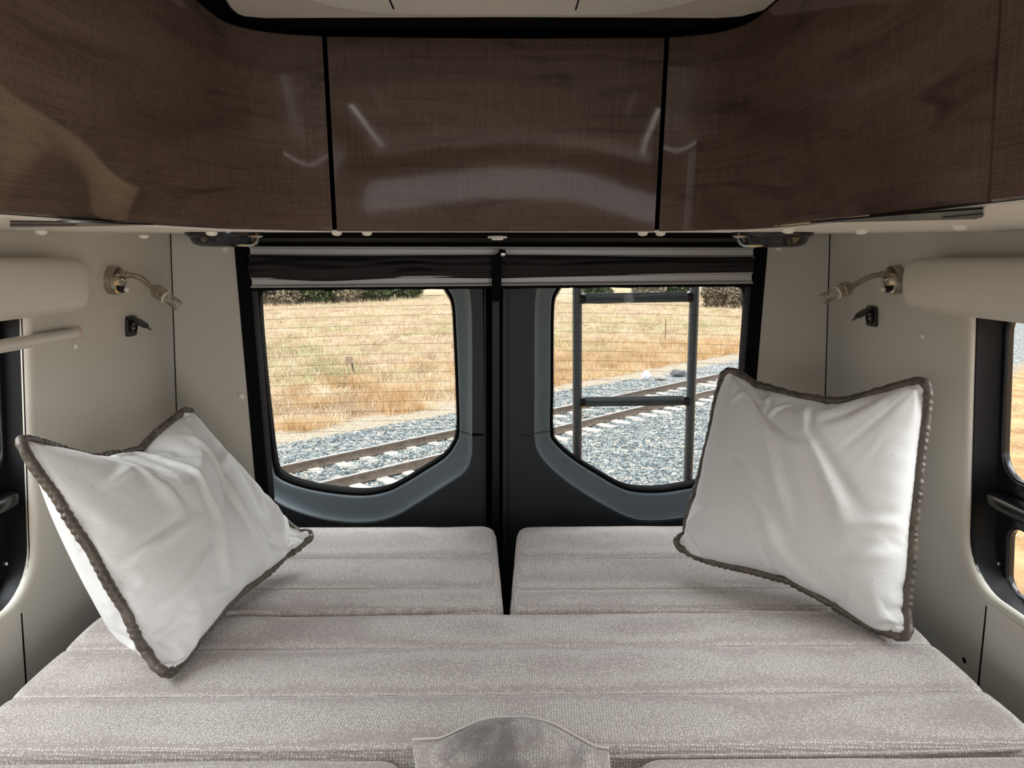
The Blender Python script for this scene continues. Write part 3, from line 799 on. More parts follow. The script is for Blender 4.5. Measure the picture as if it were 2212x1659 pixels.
# ------------------------------------------------------------------ power sockets with open caps
def socket(side, px, label):
    n, c = (nl, None) if side < 0 else (nr, None)
    b = onwall(side, px); t = thing('usb_socket', b, label, 'socket', 'black sockets with open caps')
    O = b; U = Vector((0, 1, 0)); V = n.cross(U); V = V if V.z > 0 else -V; U = V.cross(n)   # U x V = n
    plate('faceplate', rrect(-.0235, -.0235, .0235, .0235, .008), [], O, U, V, .006, black_plastic, t, bevel=.0015)
    MB().lathe([(.0165, .004), (.0165, .010), (.0140, .011), (.0135, .008), (0, .008)], b, n, 32).build('collar', black_plastic, t)
    pm = MB()
    for dz in (-.0055, .0055): pm.box(b+n*.0085+V*dz, (.009, .0035, .002), Matrix((U, V, n)).transposed(), bevel=.0004)
    pm.build('usb_port', nickel, t)
    # the cap hangs open on its hinge towards the rear of the van
    hb = b+n*.012+V*.013
    ax = (n*.80 + Vector((0, .25, 0)) - V*.50).normalized()
    yv = Vector((0, 1, 0)); wv = ax.cross(yv).normalized(); 
    c0 = hb+ax*.012
    nn = ax.cross(Vector((0, 1, 0))).normalized()
    if nn.z < 0: nn = -nn
    uu = nn.cross(ax).normalized()
    plate('cap', [( .019*math.cos(a), .0195*math.sin(a)) for a in [2*PI*k/28 for k in range(28)]], [], c0, uu, ax if uu.cross(ax).dot(nn) > 0 else -ax, .004, black_plastic, t, bevel=.001)
    MB().box(c0+ax*.021, (.006, .012, .003), Matrix((uu, ax, uu.cross(ax))).transposed(), bevel=.001).build('pull_tab', black_plastic, t)
    MB().box(b+n*.006+V*.018, (.018, .012, .010), Matrix((U, V, n)).transposed(), bevel=.002).build('hinge', black_plastic, t)
socket(-1, (281, 704), 'black power socket with open cap on the left wall')
socket(1, (1886, 683), 'black power socket with open cap on the right wall')

# ------------------------------------------------------------------ bed
ZB = -.69                                    # bed top
def cushion(name, x0, x1, y0, y1, grooves, label, taper=(0, 0), thick=.13, R=.035, r=.022, top=0.0, puff=.0075, nx=120, ny=150, crown=0.0, mat=weave_m, rc=None, group='woven bed cushions'):
    """x0/x1 at the near edge; taper adds to x0/x1 at the far edge"""
    ztop = H+ZB+top
    xs = np.concatenate([np.linspace(0, .12, 14, endpoint=False), np.linspace(.12, .88, nx-28, endpoint=False), np.linspace(.88, 1, 15)])
    ys = np.linspace(0, 1, ny)
    ys = np.concatenate([np.linspace(0, .1, 16, endpoint=False), np.linspace(.1, .9, ny-32, endpoint=False), np.linspace(.9, 1, 17)])
    ys = np.array([q for q in ys if all(abs(y0+q*(y1-y0)-gv) > .0045 for gv in grooves)])
    ys = np.sort(np.concatenate([ys]+[np.array([gv+dq-y0 for dq in (-.0045, -.0022, -.0008, 0, .0008, .0022, .0045)])/(y1-y0) for gv in grooves]))
    V = []; idx = {}
    gy = [y0]+sorted(grooves)+[y1]
    def zof(x, y, d):
        z = ztop
        for a, b in zip(gy[:-1], gy[1:]):
            if a <= y <= b:
                tt = (y-a)/(b-a); z += puff*((max(0, 4*tt*(1-tt)))**.38) - puff
        z += crown*(1-((x-(x0+x1)/2)/((x1-x0)/2))**2)
        z += .0035*noise.noise((x*3.1, y*4.3, top*40+x0)) + .0012*noise.noise((x*11, y*9, 2))
        if d < r: z -= r-math.sqrt(max(r*r-(r-d)**2, 0))
        return z
    n1, n2 = len(xs), len(ys)
    wdt = x1-x0; dep = y1-y0
    for j, v in enumerate(ys):
        for i, u in enumerate(xs):
            X = u*wdt; Y = v*dep
            du = min(X, wdt-X); dv = min(Y, dep-Y); d = min(du, dv)
            RR = rc(u, v) if rc else R
            if du < RR and dv < RR:
                a = (RR-du)/RR; b = (RR-dv)/RR; mx = max(a, b); hy = math.hypot(a, b); a2, b2 = a*mx/hy, b*mx/hy
                X = (RR-a2*RR) if u < .5 else wdt-(RR-a2*RR); Y = (RR-b2*RR) if v < .5 else dep-(RR-b2*RR)
                d = RR*(1-mx)
            t_ = Y/dep
            xx = x0+taper[0]*t_ + X*(wdt+(taper[1]-taper[0])*t_)/wdt
            V.append((xx, y0+Y, zof(x0+X, y0+Y, d)))
    Fc = [(j*n1+i, j*n1+i+1, (j+1)*n1+i+1, (j+1)*n1+i) for j in range(n2-1) for i in range(n1-1)]
    bd = [i for i in range(n1)]+[j*n1+n1-1 for j in range(1, n2)]+[(n2-1)*n1+i for i in range(n1-2, -1, -1)]+[j*n1 for j in range(n2-2, 0, -1)]
    k = len(V); nb_ = len(bd)
    for q in bd: V.append((V[q][0], V[q][1], V[q][2]-.01))
    for q in bd: V.append((V[q][0], V[q][1], ztop-thick))
    for a in range(nb_):
        b = (a+1) % nb_
        Fc.append((bd[b], bd[a], k+a, k+b)); Fc.append((k+b, k+a, k+nb_+a, k+nb_+b))
    Fc.append(tuple(k+nb_+a for a in range(nb_)))
    loc = ((x0+x1)/2, (y0+y1)/2, ztop-thick)
    t = thing('bed_cushion', loc, label, 'cushion', group)
    mesh('cover', V, Fc, mat, t, True)
    return t
Yr = lambda px: hit((1085, px), (0, 0, 1), ZB).y
c1 = cushion('c', -.80, .003, 1.378, 1.868, [Yr(1265), Yr(1200)], 'left rear woven cushion behind the left pillow', (0, -.022), R=.042)
c2 = cushion('c', .012, .80, 1.378, 1.868, [Yr(1268), Yr(1203)], 'right rear woven cushion under the right pillow', (.026, 0), R=.042)
c3 = cushion('c', -.80, .795, .952, 1.376, [Yr(1497), Yr(1395)], 'long woven middle cushion spanning the whole bed', R=.02, nx=200, top=.002)
c4 = cushion('c', -.78, -.128, .40, .946, [.55, .72], 'front left woven cushion at the bottom edge of the photo', R=.05, top=.004)
c5 = cushion('c', .175, .78, .40, .942, [.55, .72], 'front right woven cushion at the bottom edge of the photo', R=.05, top=.004)
def welt(parent, pxs, z, r, name='piping'):
    P = spline([hit(p, (0, 0, 1), z) for p in pxs], 8)
    MB().tube(P, r, 8).build(name, weave_m, parent)
def fin(parent, pxs, y, h, name):
    """a thin upright strip of fabric peeping out of the joint"""
    V = []; P = [hit(p, (0, 0, 1), ZB-.002) for p in pxs]
    P = spline(P, 10); n = len(P)
    for p in P: V += [p+Vector((0, -.003, -.03)), p+Vector((0, -.003, h)), p+Vector((0, -.001, h+.0015)), p+Vector((0, .001, h)), p+Vector((0, .001, -.03))]
    Fc = [(i*5+j, i*5+(j+1) % 5, (i+1)*5+(j+1) % 5, (i+1)*5+j) for i in range(n-1) for j in range(5)]+[tuple(range(5)), tuple((n-1)*5+j for j in range(5))]
    mesh(name, V, Fc, weave_m, parent, True, auto=50)
fin(c3, [(470, 1326), (600, 1325), (750, 1323), (900, 1318), (1057, 1314)], 0, .006, 'joint_flap')
fin(c3, [(1114, 1317), (1300, 1319), (1500, 1323), (1700, 1327), (1860, 1328)], 0, .006, 'joint_flap')
welt(c3, [(0, 1622), (300, 1624), (600, 1623), (895, 1618)], ZB-.006, .003, 'front_welt')
welt(c3, [(1316, 1636), (1600, 1632), (1900, 1628), (2212, 1618)], ZB-.006, .003, 'front_welt')
# stained fabric flap over the joint at the front
def flap():
    top = [(890, 1598), (918, 1596), (950, 1594), (985, 1579), (1030, 1559), (1066, 1551), (1105, 1549), (1150, 1552), (1195, 1563), (1245, 1590), (1285, 1610), (1316, 1616)]
    T = spline([hit(p, (0, 0, 1), ZB+.012) for p in top], 8)
    n = len(T); t = thing('fabric_flap', (T[n//2].x, .93, H+ZB), 'dark-stained woven fabric flap over the joint at the bottom edge', 'fabric flap')
    V = []; K = 14
    xl = hit((905, 1650), (0, 0, 1), ZB+.012).x; xr = hit((1312, 1650), (0, 0, 1), ZB+.012).x
    for i, p in enumerate(T):
        u = i/(n-1)
        for k in range(K+1):
            f = k/K
            y = p.y+(.80-p.y)*f; x = p.x+((xl+(xr-xl)*u)-p.x)*min(1, f*2)
            hgt = H+ZB+.010+.012*math.sin(PI*u)*math.exp(-((f-.3)/.35)**2) + .002*noise.noise((u*9, f*5, 1))
            crs = .003*math.exp(-((x+.0)/.010)**2)*math.exp(-((y-.99)/.02)**2)
            V.append(Vector((x, y, hgt-crs-(.004 if k == 0 else 0))))
    Fc = [(i*(K+1)+k, i*(K+1)+k+1, (i+1)*(K+1)+k+1, (i+1)*(K+1)+k) for i in range(n-1) for k in range(K)]
    o = mesh('fabric', V, Fc, flap_m, t, True)
    md = o.modifiers.new('s', 'SOLIDIFY'); md.thickness = .004; md.offset = -1
    E = [T[i]+Vector((0, .001, -.0005)) for i in range(n)]
    MB().tube(E, .0017, 6).build('stitched_edge', Mat('pale_edge_thread', srgb(214, 206, 200), .9).m, t)
flap()
bb = thing('sleeping_platform', (0, 1.1, 0), 'dark bed base under the cushions, hardly visible in the gap', 'bed base')
MB().box((0, 1.12, (H+ZB-.13)/2), (1.58, 1.42, H+ZB-.131), bevel=.005).build('box', black_matte, bb)

# ------------------------------------------------------------------ pillows
def pillow(TLp, TRp, BRp, BLp, label, seed, grow, press, bow=(.06, .06, .06, .06), rp=.0085, lift=(0, 0, 0, 0), folds=(), back=0.0, fs=1.0, N=76, frames=44):
    """two sheets sewn round the edge, held at the four corners and inflated, so the creases come from the cloth itself"""
    c = [Vector(p) for p in (TLp, TRp, BRp, BLp)]
    nrm = (c[1]-c[0]).cross(c[3]-c[0]).normalized()
    cen = sum(c, Vector())/4
    if nrm.dot(Vector((0, 0, H))-cen) < 0: nrm = -nrm
    V = []; idx = {}
    q = 1-2*.05
    for side in (1, -1):
        for j in range(N+1):
            for i in range(N+1):
                edge = i in (0, N) or j in (0, N)
                if side < 0 and edge: idx[(side, i, j)] = idx[(1, i, j)]; continue
                u, v = i/N, j/N; x, y = abs(2*u-1), abs(2*v-1)
                if x > q and y > q:
                    a_, b_ = (x-q)/(1-q), (y-q)/(1-q); mx, hy = max(a_, b_), math.hypot(a_, b_)
                    u = .5+.5*math.copysign(q+(1-q)*a_*mx/hy, u-.5); v = .5+.5*math.copysign(q+(1-q)*b_*mx/hy, v-.5)
                su, sv = math.sin(PI*u), math.sin(PI*v)
                v, u = v+bow[0]*su*(1-v)-bow[2]*su*v, u+bow[3]*sv*(1-u)-bow[1]*sv*u
                p = (c[0]*(1-u)+c[1]*u)*(1-v)+(c[3]*(1-u)+c[2]*u)*v
                u, v = i/N, j/N
                h = (max(0, (1-(2*u-1)**2)*(1-(2*v-1)**2)))**.5
                p = p+nrm*side*(.004+.030*h)*(0 if edge else 1)
                p += nrm*(lift[0]*4*u*(1-u)*(1-v)**2 + lift[1]*4*v*(1-v)*u*u + lift[2]*4*u*(1-u)*v*v + lift[3]*4*v*(1-v)*(1-u)**2)
                p += nrm*.0035*noise.noise((u*7+seed, v*7, side*3+seed))*(0 if edge else 1)
                idx[(side, i, j)] = len(V); V.append(p)
    Fc = []
    for side in (1, -1):
        for j in range(N):
            for i in range(N):
                f = [idx[(side, i, j)], idx[(side, i+1, j)], idx[(side, i+1, j+1)], idx[(side, i, j+1)]]
                Fc.append(f if side > 0 else f[::-1])
    me = bpy.data.meshes.new('sew'); me.from_pydata([tuple(p) for p in V], [], Fc); me.update()
    # outward normals
    f0 = me.polygons[N*N//2+N//2]
    if Vector(f0.normal).dot(nrm) < 0: me.flip_normals()
    o = bpy.data.objects.new('sew', me); link(o)
    vg = o.vertex_groups.new(name='pin')
    k = 4
    pins = [idx[(1, i, j)] for i in range(N+1) for j in range(N+1) if (min(i, N-i)+min(j, N-j)) <= k]
    vg.add(pins, 1.0, 'REPLACE')
    cl_ = o.modifiers.new('cloth', 'CLOTH'); st_ = cl_.settings
    st_.quality = 7; st_.mass = .25; st_.vertex_group_mass = 'pin'; st_.pin_stiffness = 1
    st_.tension_stiffness = 25; st_.compression_stiffness = 25; st_.shear_stiffness = 8; st_.bending_stiffness = .10
    st_.tension_damping = 10; st_.compression_damping = 10; st_.shear_damping = 8; st_.bending_damping = .6; st_.air_damping = 3
    st_.use_pressure = True; st_.uniform_pressure_force = press
    st_.shrink_min = -grow; st_.shrink_max = -grow
    st_.effector_weights.gravity = .12
    cl_.collision_settings.use_collision = False
    cl_.point_cache.frame_start = 1; cl_.point_cache.frame_end = frames
    for f in range(1, frames+1): sc.frame_set(f)
    dg = bpy.context.evaluated_depsgraph_get(); em = o.evaluated_get(dg).to_mesh()
    W = [v.co.copy() for v in em.vertices]; o.evaluated_get(dg).to_mesh_clear()
    bpy.data.objects.remove(o); bpy.data.meshes.remove(me); sc.frame_set(1)
    # soft creases on the front sheet, on top of the ones the cloth made
    for j in range(1, N):
        for i in range(1, N):
            u, v = i/N, j/N
            uw = u+.05*noise.noise((u*4, v*4, seed)); vw = v+.05*noise.noise((u*4, v*4, seed+7))
            e = min(1, min(u, 1-u, v, 1-v)*9); z = .0028*noise.noise((u*5+seed, v*5, seed))*e
            z += .0016*math.sin(v*62+5*noise.noise((v*5, seed, 0)))*math.exp(-(min(u, 1-u)/.09)**2)*e
            z += .0016*math.sin(u*58+5*noise.noise((u*5, seed, 8)))*math.exp(-(min(v, 1-v)/.09)**2)*e
            for (u0, v0, u1, v1, hh, ww) in folds:
                dx, dy = u1-u0, v1-v0; L2 = dx*dx+dy*dy
                s_ = max(0, min(1, ((uw-u0)*dx+(vw-v0)*dy)/L2)); sd = ((uw-u0)*dy-(vw-v0)*dx)/math.sqrt(L2)
                ds = math.hypot(uw-u0-s_*dx, vw-v0-s_*dy); ww_ = ww*(.7+.6*s_)
                z += fs*hh*(math.exp(-(ds/ww_)**2)-.55*math.exp(-((ds-1.9*ww_)/ww_)**2)*(1 if sd > 0 else .25))*math.sin(PI*(.1+.8*s_))
            W[idx[(1, i, j)]] = W[idx[(1, i, j)]]+nrm*z
            if back: W[idx[(-1, i, j)]] = W[idx[(-1, i, j)]]-nrm*back*(max(0, (1-(2*u-1)**6)*(1-(2*v-1)**2)))**.7
    t = thing('throw_pillow', (cen.x, cen.y, min(p.z for p in c)), label, 'pillow', 'off-white pillows with brown piping')
    o = mesh('cover', W, Fc, linen_m, t, True)
    md = o.modifiers.new('s', 'SUBSURF'); md.levels = 1; md.render_levels = 1
    loop = [idx[(1, i, 0)] for i in range(N)]+[idx[(1, N, j)] for j in range(N)]+[idx[(1, N-i, N)] for i in range(N)]+[idx[(1, 0, N-j)] for j in range(N)]
    P = [W[i] for i in loop]; m_ = len(P)
    for _ in range(5): P = [(P[i-1]+P[i]*2+P[(i+1) % m_])/4 for i in range(m_)]
    P = spline(P, 4, True); mid = sum(P, Vector())/len(P)
    P = [p+(p-mid).normalized()*rp*.45 for p in P]
    Q = [P[0]]
    for p in P[1:]:
        if (p-Q[-1]).length > .0016: Q.append(p)
    R_ = [rp*(1+.12*math.sin(i*.75+3*noise.noise((i*.06, seed, 0)))*(.3+abs(noise.noise((i*.04, seed, 6)))*1.5) + .13*noise.noise((i*.17, seed, 1))) for i in range(len(Q))]
    MB().tube(Q, R_, 14, closed=True).build('piping', leather_m, t)
    return t
def depth(px, d):
    r = ray(*px); return r*d + Vector((0, 0, H))
def onbed(px, up): return hit(px, (0, 0, 1), ZB+up)
LTL, LTR = depth((36, 948), 1.18), depth((408, 884), 1.64)
LBR, LBL = depth((676, 1158), 1.70), onbed((357, 1466), .012)
pillow(LTL, LTR, LBR, LBL, 'off-white pillow with brown piping propped against the left wall', 3.1, .075, 9, bow=(.05, .025, .045, -.01), lift=(-.03, 0, 0, .035), back=.035, fs=1.7, folds=[(.58, .10, .40, .80, .0075, .019), (.34, .16, .30, .45, .006, .020), (.76, .12, .60, .88, .0085, .017), (.90, .62, .82, .82, .007, .018), (.82, .92, .74, .70, .007, .016), (.06, .56, .34, .50, .004, .018), (.05, .74, .36, .66, .004, .018), (.45, .93, .24, .84, .005, .02), (.92, .30, .74, .36, .005, .022), (.14, .26, .30, .20, .004, .02)])
RTL, RTR = depth((1566, 800), 1.68), depth((2004, 822), 1.38)
RBR, RBL = onbed((1958, 1385), .012), depth((1460, 1180), 1.66)
pillow(RTL, RTR, RBR, RBL, 'off-white pillow with brown piping standing in the right corner', 8.7, .075, 9, bow=(.05, .0, .04, .01), rp=.009, fs=1.2, folds=[(.33, .05, .35, .17, .006, .012), (.47, .08, .37, .20, .006, .011), (.52, .06, .56, .24, .007, .012), (.56, .24, .78, .62, .006, .022), (.36, .22, .52, .66, .005, .028), (.26, .45, .64, .92, .0055, .028), (.80, .62, .96, .54, .005, .020), (.76, .74, .95, .68, .004, .018), (.05, .78, .20, .70, .004, .025), (.10, .16, .17, .07, .005, .015)])

# ------------------------------------------------------------------ ladder outside the right door
ld = thing('ladder', (.38, 2.14, H-1.2), 'dark grey metal ladder mounted outside the right rear window', 'ladder')
CL = 2.15
for nm, a, b in (('side_rail', (1247, 520), (1247, 1180)), ('side_rail', (1504, 520), (1481, 1180))):
    MB().tube([hit(a, DOORN, CL), hit(((a[0]+b[0])/2, 850), DOORN, CL), hit(b, DOORN, CL)], .0142, 24).build(nm, ladder_m, ld)
for ya, yb_, xa, xb in ((645, 641, 1256, 1492), (868, 865, 1256, 1484)):
    a, b = hit((xa, ya), DOORN, CL), hit((xb, yb_), DOORN, CL)
    m = MB(); n = 48; L = (b-a).normalized(); u = Vector((0, 0, 1)); w2 = L.cross(u).normalized()
    V = []
    for q in (a, b):
        for k in range(n):
            r_ = .0148 if k % 2 else .0134; V.append(q+(u*math.cos(2*PI*k/n)+w2*math.sin(2*PI*k/n))*r_)
    m.add(V, [(k, (k+1) % n, n+(k+1) % n, n+k) for k in range(n)]); m.build('rung', ladder_m, ld, smooth=False)
    for q, s_ in ((a, -1), (b, 1)):
        MB().lathe([(.017, -.004), (.016, .008), (.0135, .014), (0, .014)], q, L*(1 if s_ < 0 else -1), 20).build('rung_joint', black_plastic, ld)

# ------------------------------------------------------------------ outside: ground, track, grass
G = H-4.0
A45 = math.atan2(.97, 1.0); D = Vector((math.cos(A45), math.sin(A45), 0)); NV = Vector((-D.y, D.x, 0))
n_of = lambda x, y: (y-.97*x-16.4)/1.393
def ground_z(x, y):
    r_ = math.hypot(x, y*.9); t_ = min(1, max(0, (r_-4.5)/6.0)); t_ = t_*t_*(3-2*t_)
    z = (H-2.3)*(1-t_)+G*t_
    n = n_of(x, y)
    z += .05*noise.noise((x*.25, y*.25, 0))*t_
    if n > 5: z += min(.35, (n-5)*.03)*noise.noise((x*.08, y*.08, 4))
    return z
def ground_mat():
    m = Mat('ground_soil_gravel_grass', rough=.95); tc = m.node('ShaderNodeTexCoord'); P = tc.outputs['Object']
    sp = m.node('ShaderNodeSeparateXYZ', {'Vector': P}); 
    n = m.math('DIVIDE', m.math('SUBTRACT', m.math('SUBTRACT', sp.outputs[1], m.math('MULTIPLY', sp.outputs[0], .97)), 16.4), 1.393)
    wob = m.math('MULTIPLY', m.math('SUBTRACT', m.noise(P, .7, 4, .6), .5), 1.6); n = m.math('ADD', n, wob)
    vo = m.node('ShaderNodeTexVoronoi', {'Vector': P, 'Scale': 17.0, 'Randomness': 1.0}); 
    stone = m.ramp(m.node('ShaderNodeSeparateColor', {'Color': vo.outputs['Color']}).outputs[0], [(0, srgb(116, 126, 130)), (.4, srgb(168, 176, 178)), (.7, srgb(200, 202, 198)), (.88, srgb(220, 212, 198)), (1, srgb(236, 234, 228))])
    stone = m.mix(m.ramp(vo.outputs['Distance'], [(.35, g(0)), (.6, g(.85))]), stone, srgb(92, 96, 98))
    vo2 = m.node('ShaderNodeTexVoronoi', {'Vector': P, 'Scale': 34.0}); fine = m.ramp(m.node('ShaderNodeSeparateColor', {'Color': vo2.outputs['Color']}).outputs[0], [(0, srgb(140, 128, 112)), (.6, srgb(186, 172, 150)), (1, srgb(210, 196, 172))])
    dn = m.noise(P, 1.2, 8, .65); dirt = m.ramp(dn, [(.3, srgb(150, 112, 74)), (.5, srgb(196, 158, 110)), (.7, srgb(220, 188, 140))])
    fn = m.noise(P, .16, 6, .62, .4); fn2 = m.noise(P, 2.5, 8, .7)
    field = m.ramp(fn2, [(.3, srgb(136, 110, 86)), (.46, srgb(192, 164, 132)), (.62, srgb(228, 208, 178))])
    field = m.mix(m.ramp(fn, [(.50, g(0)), (.60, g(.55))]), field, srgb(150, 156, 96))
    field = m.mix(m.ramp(m.noise(P, .35, 5, .6), [(.52, g(0)), (.62, g(.6))]), field, srgb(150, 116, 92))
    def step(a, b): return m.node('ShaderNodeMapRange', {'Value': n, 'From Min': a, 'From Max': b}).outputs[0]
    c = m.mix(step(-6.2, -5.4), dirt, stone); c = m.mix(step(2.5, 2.9), c, fine); c = m.mix(step(3.8, 4.4), c, field)
    m.set('Base Color', c); m.bump(vo.outputs['Distance'], .8, .03)
    return m.m
gx = np.concatenate([-np.geomspace(260, 22, 22), np.linspace(-20, 34, 110), np.geomspace(36, 260, 22)]); gyy = np.concatenate([np.linspace(-60, 0, 14), np.linspace(.5, 50, 110), np.geomspace(52, 330, 26)])
V = [(x, y, ground_z(x, y)) for y in gyy for x in gx]; nx_ = len(gx)
Fc = [(j*nx_+i, j*nx_+i+1, (j+1)*nx_+i+1, (j+1)*nx_+i) for j in range(len(gyy)-1) for i in range(nx_-1)]
gr = struct(mesh('ground', V, Fc, ground_mat(), None, True))

def scatter(name, pts, sizes, kind, mat):
    """one mesh of many little stones"""
    base = np.array([[1, 0, 0], [-1, 0, 0], [0, 1, 0], [0, -1, 0], [0, 0, 1], [0, 0, -1]], float)
    fc = np.array([[0, 2, 4], [2, 1, 4], [1, 3, 4], [3, 0, 4], [2, 0, 5], [1, 2, 5], [3, 1, 5], [0, 3, 5]])
    n = len(pts); q = rng.normal(size=(n, 4)); q /= np.linalg.norm(q, axis=1)[:, None]
    w_, x, y, z = q.T
    R = np.stack([1-2*(y*y+z*z), 2*(x*y-z*w_), 2*(x*z+y*w_), 2*(x*y+z*w_), 1-2*(x*x+z*z), 2*(y*z-x*w_), 2*(x*z-y*w_), 2*(y*z+x*w_), 1-2*(x*x+y*y)], 1).reshape(n, 3, 3)
    sc3 = sizes[:, None]*rng.uniform(.55, 1.1, (n, 3)); vv = base[None]*sc3[:, None, :]*rng.uniform(.75, 1.25, (n, 6, 1))
    vv = np.einsum('nij,nkj->nki', R, vv)+pts[:, None, :]
    ff = fc[None]+(np.arange(n)*6)[:, None, None]
    return mesh(name, vv.reshape(-1, 3), ff.reshape(-1, 3), mat, None, False)
def stone_mat():
    m = Mat('ballast_stone', rough=.9); P = m.coord()
    vo = m.node('ShaderNodeTexVoronoi', {'Vector': P, 'Scale': 14.0}); r_ = m.node('ShaderNodeSeparateColor', {'Color': vo.outputs['Color']}).outputs[0]
    m.set('Base Color', m.ramp(r_, [(0, srgb(82, 94, 99)), (.35, srgb(132, 146, 150)), (.65, srgb(172, 181, 182)), (.87, srgb(206, 198, 182)), (1, srgb(230, 228, 222))])); return m.m
pts = []
while len(pts) < 80000:
    s = rng.uniform(-9, 9, 4000); n = rng.uniform(-5.6, 2.9, 4000)
    # along-track s measured from the foot point nearest the van axis
    c0 = np.array([0, 16.4, 0]); P = c0+np.outer(s, D)+np.outer(n, NV)
    k = (np.abs(P[:, 0]) < P[:, 1]*.36+.8) & (P[:, 1] > 10.5) & (rng.random(4000) < np.clip(16/P[:, 1], 0, 1)**1.5)
    k &= ~((np.abs(np.abs(n)-.718) < .10))
    pts += list(P[k])
pts = np.array(pts[:80000]); nn_ = (pts[:, 1]-.97*pts[:, 0]-16.4)/1.393
pts[:, 2] = [ground_z(x, y) for x, y in pts[:, :2]]
pts[:, 2] += rng.uniform(-.01, .018, len(pts)) + .05*np.exp(-(nn_/.35)**2)
bs = scatter('ballast', pts, rng.uniform(.017, .032, len(pts)), 0, stone_mat())
tag(bs, 'loose grey and tan crushed stone ballast along the railway track', 'gravel', kind='stuff')

rail_steel = Mat('rusty_rail_steel', rough=.6)
rs = rail_steel; z_ = rs.node('ShaderNodeSeparateXYZ', {'Vector': rs.coord()}).outputs[2]
rs.set('Base Color', rs.mix(rs.ramp(rs.noise(rs.coord((3, 3, 3)), 3, 5), [(.35, g(0)), (.7, g(1))]), srgb(96, 84, 75), srgb(126, 112, 99)))
shiny = Mat('worn_rail_top', srgb(196, 192, 188), .3, .6).m
track_z = G+.03
def rail(n, label):
    c0 = Vector((0, 16.4, track_z))+NV*n
    t = thing('railway_rail', c0, label, 'rail', 'rails of the track')
    prof = [(-.07, 0), (.07, 0), (.07, .014), (.018, .03), (.009, .045), (.009, .12), (.036, .135), (.036, .168), (-.036, .168), (-.036, .135), (-.009, .12), (-.009, .045), (-.018, .03), (-.07, .014)]
    V = []; k = len(prof)
    for s in (-22, 46):
        for a, b in prof: V.append(c0+D*s+NV*a+Vector((0, 0, b)))
    Fc = [(j, (j+1) % k, k+(j+1) % k, k+j) for j in range(k)]+[tuple(range(k)), tuple(k+j for j in range(k))]
    mesh('rail_body', V, Fc, rail_steel.m, t, True, auto=30)
    V = []; prof = [(-.033, .168), (.033, .168), (.033, .171), (-.033, .171)]
    for s in (-22, 46):
        for a, b in prof: V.append(c0+D*s+NV*a+Vector((0, 0, b)))
    mesh('running_surface', V, [(0, 1, 5, 4), (1, 2, 6, 5), (2, 3, 7, 6), (3, 0, 4, 7), (0, 1, 2, 3), (4, 5, 6, 7)], shiny, t, False)
rail(.718, 'rusty railway rail, the far one of the pair')
rail(-.718, 'rusty railway rail, the near one of the pair')
sl_m = MB().box((0, 0, 0), (.24, 2.5, .16), bevel=.02)
sl = sl_m.build('railway_sleeper', Mat('pale_concrete', srgb(212, 204, 192), .9).m, None)
tag(sl, 'pale concrete sleeper under the rails of the railway track', 'sleeper', 'concrete sleepers of the track')
ORD = 'first second third fourth fifth sixth seventh eighth ninth tenth eleventh twelfth thirteenth fourteenth fifteenth sixteenth seventeenth eighteenth nineteenth twentieth'.split()
def to_px(p):
    q = _R.transposed() @ (Vector(p)-Vector((0, 0, H))); return 1106+F*q.x/-q.z, 829.5-F*q.y/-q.z
cnt = {'l': 0, 'c': 0, 'r': 0, 'o': 0, 'f': 0}
for i in range(44):
    c = sl if i == 0 else sl.copy()
    if i: col.objects.link(c)
    p = Vector((0, 16.4, track_z-.067))+D*(-8.5+.58*i)
    c.location = p; c.rotation_euler = (0, 0, A45)
    x, y = to_px(p-NV*.8)
    k_ = 'o' if x < 590 else 'l' if x < 992 else 'c' if x < 1190 else 'r' if x < 1530 else 'f'
    w_ = ORD[min(cnt[k_], 19)]; cnt[k_] += 1
    c['label'] = {'o': 'pale concrete railway sleeper left of the left window view, %s from the left' % w_,
                  'l': 'pale concrete railway sleeper in the left window, %s from the left' % w_,
                  'c': 'pale concrete railway sleeper behind the joint of the two doors, %s from the left' % w_,
                  'r': 'pale concrete railway sleeper in the right window, %s from the left' % w_,
                  'f': 'pale concrete railway sleeper behind the right pillow, %s from the left' % w_}[k_]

def grass_mat(name, a, b, c_):
    m = Mat(name, rough=.9); f = m.math('ADD', m.math('MULTIPLY', m.noise(m.coord(), .8, 5, .7), .5), m.math('MULTIPLY', m.noise(m.coord((1, 1, .2)), 22, 2, .6), .5)); m.set('Base Color', m.ramp(f, [(.38, a), (.5, b), (.60, c_)])); return m.m
def blades(name, pts, hts, nb_, spread, width, mat, label, lean=.35):
    n = len(pts)*nb_; P = np.repeat(pts, nb_, 0); h = np.repeat(hts, nb_)*rng.uniform(.5, 1.15, n)
    a = rng.uniform(0, 2*PI, n); off = rng.uniform(0, spread, n)
    P = P+np.stack([np.cos(a)*off, np.sin(a)*off, np.zeros(n)], 1)
    b = rng.uniform(0, 2*PI, n); W = np.stack([np.cos(b), np.sin(b), np.zeros(n)], 1)*(width*rng.uniform(.6, 1.3, n))[:, None]
    ln = rng.uniform(0, lean, n); T = P+np.stack([np.cos(a)*ln*h, np.sin(a)*ln*h, h], 1)
    Vv = np.stack([P-W, P+W, T], 1).reshape(-1, 3); ff = np.arange(n*3).reshape(-1, 3)
    return tag(mesh(name, Vv, ff, mat, None, False), label, 'grass', kind='stuff')
def field_pts(N, y0, y1, cond, marg=1.5):
    out = []
    while len(out) < N:
        y = np.exp(rng.uniform(math.log(y0), math.log(y1), 4000)); x = rng.uniform(-1, 1, 4000)*(y*.37+marg)
        nn = (y-.97*x-16.4)/1.393
        for X, Y_, n in zip(x, y, nn):
            if cond(X, Y_, n): out.append((X, Y_, ground_z(X, Y_)))
            if len(out) >= N: break
    return np.array(out)
